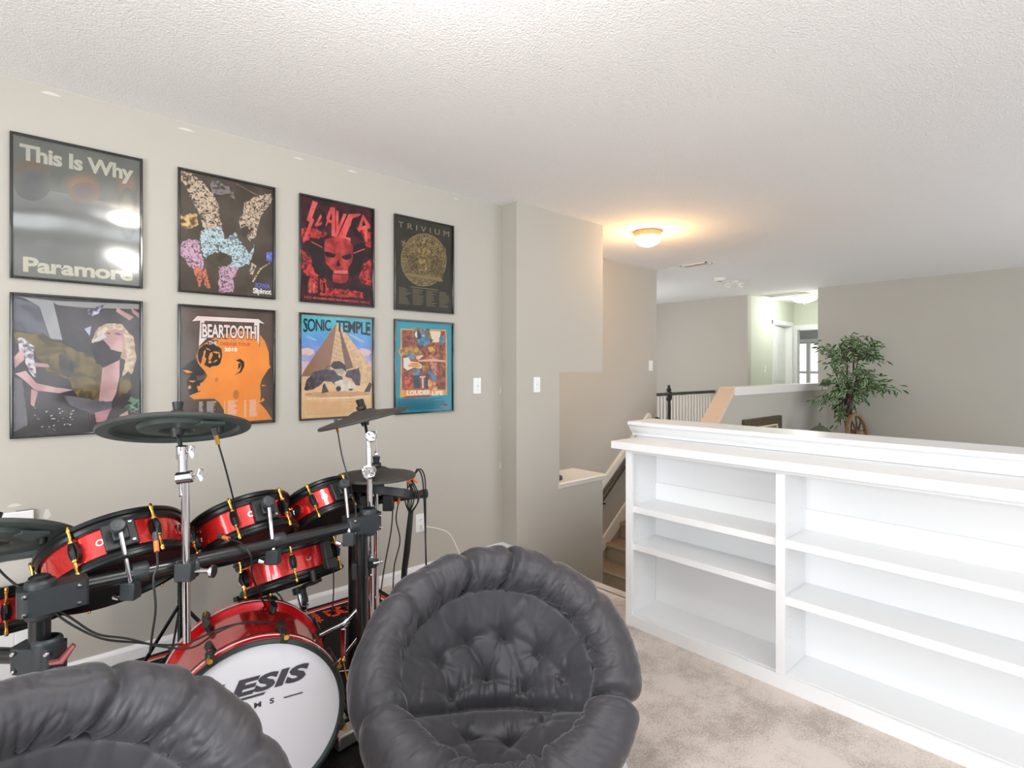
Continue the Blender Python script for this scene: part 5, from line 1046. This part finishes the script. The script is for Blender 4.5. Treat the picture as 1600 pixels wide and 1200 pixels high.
def papasan(label, c, V, U, seed, R=.43, pins=(), tuft_rot=0.0):
    N_ = U.cross(V).normalized(); M = Matrix((U, V, N_)).transposed().to_4x4(); M.translation = c
    t = thing('papasan_chair', (c.x, c.y, 0), label, 'chair')
    tb_ = .088; D = .21; vc = -.035
    fac = lambda th: 1 - .13 * max(0, -math.sin(th)) ** 1.2
    taf = lambda th: .070 + .016 * ((1 - math.sin(th)) / 2) ** 1.3
    r1f = lambda th: R * fac(th) - 1.8 * taf(th)
    rc = R - .080
    def bowl(u, v):
        q = min(math.hypot(u, v) / r1f(math.atan2(v, u)), 1.2)
        return -D * (1 - q ** 1.6) - .035
    tufts = [(-.19, .10), (-.10, .18), (.03, .195), (.15, .13), (-.15, .01), (-.03, .085), (.10, .04), (.04, -.13), (-.09, -.12), (.15, -.08), (.22, .03)]
    def inner_disp(u, v):
        d = 0.0
        for (a, b_) in tufts:
            r = math.hypot(u - a, v - b_)
            if r < .16:
                d -= .030 * math.exp(-(r / .022) ** 2) + .014 * math.exp(-(r / .05) ** 2)
                an = math.atan2(v - b_, u - a); d -= .0075 * math.exp(-((r - .035) / .035) ** 2) * max(0, math.cos(an * 5 + a * 40 + seed)) ** 2
        for (i, j) in ((0, 1), (1, 2), (2, 3), (4, 5), (0, 4), (1, 5), (5, 6), (2, 6), (7, 8), (7, 9), (3, 10)):
            p, q = Vector(tufts[i]), Vector(tufts[j]); w_ = Vector((u, v)); s_ = max(0, min(1, (w_ - p).dot(q - p) / (q - p).length_squared)); dd = (w_ - p.lerp(q, s_)).length; d -= .009 * math.exp(-(dd / .012) ** 2)
        dist_c = v - (vc - .02 + .075 * math.cos(u * 6.5) - .02); d -= .05 * math.exp(-(dist_c / .018) ** 2)
        d += .034 * math.exp(-((dist_c + .065) / .05) ** 2) + .010 * math.exp(-((dist_c - .05) / .04) ** 2)
        pl = ridged(u * 30 + seed, v * 3.5, 1.5) * math.exp(-((dist_c - .045) / .05) ** 2) + ridged(u * 26, v * 3.5, 7.5) * math.exp(-((dist_c + .04) / .04) ** 2) * .7
        d -= .010 * pl
        r = math.hypot(u, v) / r1f(math.atan2(v, u)); an = math.atan2(v, u); d -= .009 * ridged(an * 5.2 + seed, r * 1.2, 4) * max(0, (r - .55) / .45)
        d += .006 * noise.noise(Vector((u * 9, v * 9, seed)))
        return d
    NT = 600
    def ringp(th, ph):
        """ph 0 = inner edge, increasing over the crest to the outside and under"""
        cr, sr = math.cos(th), math.sin(th)
        lump = .010 * noise.noise(Vector((cr * 2.3, sr * 2.3, seed + 2))) 
        wth = th + .10 * math.sin(ph * 1.1) + .05 * noise.noise(Vector((cr * 4, sr * 4, ph)))
        cw, sw = math.cos(wth), math.sin(wth)
        inner = math.exp(-((ph - .35) / .75) ** 2)
        d = lump - (.002 + .007 * inner) * ridged(cw * 6.5, sw * 6.5, ph * .5 + seed) ** 1.6 - (.0015 + .0035 * inner) * ridged(cw * 13, sw * 13, ph * .8 + seed * 2) ** 1.8 - .001 * ridged(cw * 26, sw * 26, ph * 1.4 + seed)
        d -= .003 * ridged(cw * 4, sw * 4, ph * .9 + 9) * math.exp(-((ph - 1.9) / .9) ** 2)
        for (a, dp, wd) in pins:
            da = (th + .16 * math.sin(ph * .9) - a + math.pi) % (2 * math.pi) - math.pi; d -= dp * .7 * math.exp(-(da / wd) ** 2) - dp * .2 * math.exp(-((abs(da) - wd * 2.4) / (wd * 1.4)) ** 2)
        for a, am in ((-.22, .030), (math.pi + .30, .003)):    # fold where back and seat meet
            da = (th - a + math.pi) % (2 * math.pi) - math.pi; d -= am * math.exp(-(da / .045) ** 2)
        ta = taf(th); a_ = ta + d; b_ = tb_ * (.75 + .25 * ta / .08) + d * 1.1
        al = math.pi + .35 - ph
        r = (R * fac(th) - ta) + a_ * math.cos(al); z = -.035 + b_ * math.sin(al)
        # the whole rim saddles a little: sides higher than back and front
        z += .018 * math.cos(2 * th)
        return Vector((r * cr, r * sr, z))
    # ring
    NP = 64; ph1 = 4.1; vs = []; fs = []
    for i in range(NP + 1):
        for j in range(NT): vs.append(M @ ringp(2 * math.pi * j / NT, ph1 * i / NP))
    for i in range(NP):
        for j in range(NT): k = (j + 1) % NT; fs.append((i * NT + j, i * NT + k, (i + 1) * NT + k, (i + 1) * NT + j))
    b = MB(); b.add(vs, [tuple(reversed(f)) for f in fs]); obj('rim_cushion', b, M_fab, t, angle=180)
    # inner cushion
    NR = 96; NT2 = 260; vs = [M @ Vector((0, vc * .0, bowl(0, 0) + inner_disp(0, 0)))]; fs = []
    for i in range(1, NR + 1):
        for j in range(NT2):
            th = 2 * math.pi * j / NT2; rr = (r1f(th) + .012) * i / NR; u = rr * math.cos(th); v = rr * math.sin(th)
            z = bowl(u, v) + inner_disp(u, v); e_ = i / NR
            if e_ > .90: z -= .05 * ((e_ - .90) / .10) ** 2
            vs.append(M @ Vector((u, v, z + .018 * math.cos(2 * th) * e_ ** 2)))
    for j in range(NT2): fs.append((0, 1 + j, 1 + (j + 1) % NT2))
    for i in range(NR - 1):
        for j in range(NT2): k = (j + 1) % NT2; o = 1 + i * NT2; fs.append((o + j, o + NT2 + j, o + NT2 + k, o + k))
    b = MB(); b.add(vs, fs); obj('seat_cushion', b, M_fab, t, angle=180)
    # underside of the cushion
    b = MB(); b.lathe([(0, -D - .12), (.14, -D - .10), (.25, -.20), (rc - .02, -.115), (rc + .03, -.10)], Matrix.Identity(4), 60)
    for i_, q_ in enumerate(b.v): k_ = fac(math.atan2(q_.y, q_.x)); b.v[i_] = M @ Vector((q_.x * k_, q_.y * k_, q_.z))
    obj('cushion_base', b, M_fab, t)
    # folding tube frame
    b = MB(); pts = [M @ Vector(((R * fac(a) - .05) * math.cos(a), (R * fac(a) - .05) * math.sin(a), -.125)) for a in [2 * math.pi * i / 48 for i in range(49)]]; b.tube(pts, .011, 10, caps=False); obj('frame_ring', b, M_tube, t)
    F = Vector((-V.x, -V.y, 0)).normalized(); S = UP.cross(F)
    for sx in (-1, 1):
        for sf in (-1, 1):
            top = c + S * (sx * .30) + F * (-sf * .20); top.z = (M @ Vector((0, -sf * -.20 * -1 if False else .2 * sf, -.16))).z
            bot = Vector((c.x, c.y, 0)) + S * (sx * .27) + F * (sf * .26); bot.z = .014
            b = MB(); b.tube([top, bot], .011, 12); lg = obj('leg', b, M_tube, t); b = MB(); b.ball(bot, .015, 8); obj('rubber_foot', b, M_blackp, lg)
    b = MB()
    for sf in (-1, 1):
        p = Vector((c.x, c.y, .05)) + F * (sf * .245); b.tube([p - S * .265, p + S * .265], .009, 10)
    obj('stretcher', b, M_tube, t)
    return t
def basis(tilt, yaw):
    fwd = Matrix.Rotation(yaw, 3, 'Z') @ FW; U = Matrix.Rotation(yaw, 3, 'Z') @ RT
    V = (fwd * math.cos(tilt) + UP * math.sin(tilt)).normalized(); return V, U
V, U = basis(math.radians(40), math.radians(3))
papasan('round charcoal padded papasan chair standing clear in front of the drum kit', P(777, 1052, 1.62), V, U, 3.0, .437,
        pins=((1.95, .024, .05), (1.55, .028, .035), (1.15, .012, .06), (2.6, .018, .06), (3.55, .014, .05), (.70, .012, .05), (4.3, .018, .05), (5.3, .02, .05)))
V, U = basis(math.radians(40), math.radians(45))
papasan('round charcoal padded papasan chair in the near left corner, overlapping the kick drum', P(36, 1455, .85), V, U, 11.0, .430,
        pins=((1.9, .018, .05), (1.25, .02, .04), (.85, .016, .04), (2.5, .02, .05), (.35, .014, .06), (4.0, .02, .05)))

# white board lying on the carpet at the chair
b = MB(); Mq = frameM(P(960, 1200, 1.93).xy.to_3d() + UP * .004, UP, FW); q0 = FW * 1.97 + RT * .395
Mq = frameM((q0.x, q0.y, 0), UP, FW); b.prism([(0, 0), (-.42, 0), (-.42, .30), (-.02, .30)][::1], Mq, 0, .014)
solo('white_board', b, M_white, 'thin flat white board on the carpet beside the papasan chair', 'board', bevel=.001)

# ------------------------------------------------------------------ beyond the half wall
struct('wall_ledge', boxes(((7.2, 0.2, -2.7), (8.99, 2.945, .20))), M_wall)
pf = thing('framed_picture', (6.76, 2.93, .1), 'dark wide-framed picture on the wall below the white hall ledge', 'picture')
x0, x1, z0, z1 = 6.245, 7.283, .02, .785; y = 2.945; b = MB()
for (a, c_) in (((x0, z0), (x0 + .10, z1)), ((x1 - .10, z0), (x1, z1)), ((x0 + .1, z0), (x1 - .1, z0 + .10)), ((x0 + .1, z1 - .10), (x1 - .1, z1))): b.box((a[0], y - .04, a[1]), (c_[0], y, c_[1]))
obj('frame', b, mat('dark_bronze_wood', (70, 60, 44), .45, rgb2=(92, 80, 60), nscale=20), pf, bevel=.006)
b = MB()
for (a, c_) in (((x0 + .1, z0 + .1), (x0 + .118, z1 - .1)), ((x1 - .118, z0 + .1), (x1 - .1, z1 - .1)), ((x0 + .1, z0 + .1), (x1 - .1, z0 + .118)), ((x0 + .1, z1 - .118), (x1 - .1, z1 - .1))): b.box((a[0], y - .03, a[1]), (c_[0], y - .01, c_[1]))
obj('inner_mat', b, mat('cream_mat', (232, 222, 196), .6), pf)
b = MB(); b.box((x0 + .118, y - .02, z0 + .118), (x1 - .118, y - .005, z1 - .118)); obj('canvas', b, mat('muted_painting', (84, 82, 60), .5, rgb2=(160, 140, 96), nscale=5), pf)

# wagon wheel
wc = P(1340, 686, 7.15); wc.z = .20 + .33; ww = thing('wagon_wheel', (wc.x, wc.y, .2), 'old wooden wagon wheel leaning behind the half wall beside the tree', 'wheel')
Mw = frameM(wc, (-FW * .8 + RT * .55 + UP * .15), (RT * .8 + FW * .5)); M_oldwood = mat('weathered_wood', (122, 98, 66), .7, rgb2=(158, 132, 94), nscale=26, bump=.4, bscale=60)
R_ = .27
b = MB(); b.lathe([(R_ - .035, -.022), (R_, -.022), (R_ + .004, 0), (R_, .022), (R_ - .035, .022), (R_ - .04, 0), (R_ - .035, -.022)], Mw, 48); obj('rim', b, M_oldwood, ww)
b = MB(); b.lathe([(0, -.06), (.035, -.06), (.05, -.02), (.05, .02), (.035, .06), (0, .06)], Mw, 20); obj('hub', b, M_oldwood, ww)
for k in range(10):
    a = 2 * math.pi * k / 10 + .2; b = MB(); b.tube([Mw @ Vector((.04 * math.cos(a), .04 * math.sin(a), 0)), Mw @ Vector(((R_ - .03) * math.cos(a), (R_ - .03) * math.sin(a), 0))], [.014, .009], 8); obj('spoke', b, mat('dark_spoke_wood', (84, 62, 44), .7), ww)

# domed lantern
ln = P(1281, 680, 6.9); ln.z = .20; lt = thing('lantern', ln, 'domed grey-green metal lantern top peeking over the half wall left of the tree', 'lantern')
M_verd = mat('aged_green_metal', (96, 104, 88), .5, .5, rgb2=(120, 124, 104), nscale=20)
Ml = frameM(ln, UP)
b = MB(); b.lathe([(0, 0), (.10, 0), (.11, .02), (.10, .03), (.0, .03)], Ml, 28); obj('base', b, M_verd, lt)
b = MB(); b.lathe([(.092, .03), (.092, .38), (.09, .38), (.09, .03)], Ml, 28); obj('glass', b, M_glass, lt)
b = MB(); b.lathe([(0, .50), (.01, .50), (.014, .49), (.008, .478), (.02, .47), (.05, .455), (.08, .435), (.105, .41), (.135, .385), (.13, .376), (.0, .376)], Ml, 28); obj('roof', b, M_verd, lt)
b = MB(); b.tube([Ml @ Vector((.0, 0, .03)), Ml @ Vector((0, 0, .2))], .03, 14); obj('candle', b, M_plastic, lt)

# artificial ficus tree
tp = P(1326, 690, 7.3); tp.z = .20; fi = thing('ficus_tree', tp, 'leafy artificial ficus tree with variegated green leaves at the far wall', 'plant')
b = MB(); b.lathe([(0, 0), (.13, 0), (.17, .22), (.175, .26), (.155, .26), (.15, .23), (0, .23)], frameM(tp, UP), 28); obj('basket', b, mat('woven_basket', (120, 88, 56), .8, rgb2=(158, 122, 82), nscale=60, bump=.5, bscale=80), fi)
rng = random.Random(21); M_bark = mat('ficus_bark', (62, 46, 40), .8, rgb2=(90, 70, 58), nscale=40, bump=.5, bscale=60)
D0 = 7.3
stems = [[(1326, 690), (1325, 655), (1327, 620), (1333, 590), (1331, 560), (1330, 540)], [(1328, 690), (1330, 650), (1325, 620), (1320, 590), (1322, 565), (1316, 545)], [(1322, 690), (1322, 650), (1330, 625), (1340, 600), (1342, 575), (1345, 548)], [(1324, 690), (1327, 645), (1322, 632), (1314, 612), (1305, 600)]]
b = MB()
for i, s_ in enumerate(stems):
    pts = [tp + (P(x, y, D0) - P(1326, 690, D0)) * 1.0 + (P(1326, 690, D0) - P(1326, 690, D0)) + FW * (.05 * math.sin(i * 2 + k)) for k, (x, y) in enumerate(s_)]
    z0_ = P(1326, 690, D0).z
    for k, (x, y) in enumerate(s_): pts[k].z = P(x, y, D0).z
    pts = [Vector((tp.x + .01 * i, tp.y, .3))] + pts[1:]
    b.tube(spline(pts, 5), [max(.008, .022 - .0006 * k) for k in range((len(pts) - 1) * 5 + 1)], 8)
obj('trunk', b, M_bark, fi)
tips = [(1334, 526, 1331, 555), (1322, 533, 1326, 555), (1345, 531, 1335, 556), (1352, 536, 1335, 560), (1372, 536, 1340, 562), (1379, 538, 1345, 560), (1366, 548, 1335, 566), (1383, 562, 1340, 560), (1372, 558, 1338, 558), (1275, 540, 1320, 562), (1290, 546, 1322, 566), (1300, 552, 1325, 570), (1308, 545, 1325, 565), (1294, 566, 1322, 580), (1303, 578, 1325, 590), (1312, 560, 1328, 575),
        (1288, 600, 1320, 596), (1305, 592, 1325, 596), (1345, 575, 1333, 590), (1360, 578, 1335, 592), (1355, 592, 1335, 598), (1372, 590, 1338, 600), (1385, 600, 1345, 604), (1402, 608, 1350, 606), (1376, 612, 1340, 606), (1360, 608, 1335, 610), (1345, 616, 1330, 612), (1350, 622, 1328, 618),
        (1276, 628, 1318, 612), (1287, 632, 1318, 616), (1300, 618, 1322, 612), (1305, 634, 1322, 620), (1312, 648, 1322, 625), (1333, 632, 1326, 618), (1305, 610, 1325, 605), (1335, 548, 1330, 565), (1316, 650, 1322, 630), (1312, 661, 1320, 640), (1325, 600, 1328, 610), (1340, 600, 1330, 612)]
lv = MB(); tw = MB()
def leaf(p, d, L_, roll):
    d = d.normalized(); s_ = d.cross(UP);
    if s_.length < .1: s_ = Vector((1, 0, 0))
    s_.normalize(); n = s_.cross(d); s_, n = s_ * math.cos(roll) + n * math.sin(roll), n * math.cos(roll) - s_ * math.sin(roll)
    o = len(lv.v); prof = [(0, 0), (.2, .14), (.45, .24), (.75, .18), (1, 0)]
    def side(k, zoff, mi):
        c_ = [p + d * (u * L_) + n * (-.18 * u * u * L_ + zoff) for u, w_ in prof]
        l_ = [c_[i] + s_ * (prof[i][1] * L_ * k) + n * (.05 * L_ * k * (1 if prof[i][1] else 0)) for i in range(1, 4)]; r_ = [c_[i] - s_ * (prof[i][1] * L_ * k) + n * (.05 * L_ * k) for i in range(1, 4)]
        vs = c_ + l_ + r_
        lv.add(vs, [(0, 1, 5), (1, 2, 6, 5), (2, 3, 7, 6), (3, 4, 7), (0, 8, 1), (1, 8, 9, 2), (2, 9, 10, 3), (3, 10, 4)], mi)
    side(1.0, 0, 1); side(.66, .0018, 0); side(.66, -.0018, 0)
for (x, y, bx, by) in tips:
    dd = rng.uniform(-.28, .28); p1 = P(x, y, D0 + dd); p0 = P(bx, by, D0 + dd * .2); mid = (p0 + p1) / 2 + UP * .03
    pts = spline([p0, mid, p1], 6); tw.tube(pts, .0035, 5)
    for k in range(26):
        f_ = rng.uniform(.25, 1.02); idx = min(len(pts) - 1, int(f_ * (len(pts) - 1))); q = pts[idx] + Vector((rng.gauss(0, .035), rng.gauss(0, .035), rng.gauss(0, .03)))
        d = (p1 - p0).normalized() * .6 + Vector((rng.gauss(0, .7), rng.gauss(0, .7), rng.gauss(-.35, .45)))
        leaf(q, d, rng.uniform(.07, .105), rng.uniform(-1.2, 1.2))
obj('twigs', tw, M_bark, fi)
obj('foliage', lv, [mat('leaf_green', (44, 84, 46), .5, rgb2=(84, 124, 72), nscale=9), mat('leaf_cream_edge', (196, 208, 172), .5)], fi, smooth=False)

# display base left on the sill
b = MB(); b.lathe([(0, 0), (.058, 0), (.066, .008), (.062, .016), (.064, .026), (.05, .034), (0, .036)], frameM((3.235, 3.08, .478), UP), 28)
solo('display_base', b, mat('black_resin', (40, 36, 44), .3, bump=.4, bscale=60), 'small round black display stand on the white sill of the wall cutout', 'stand')
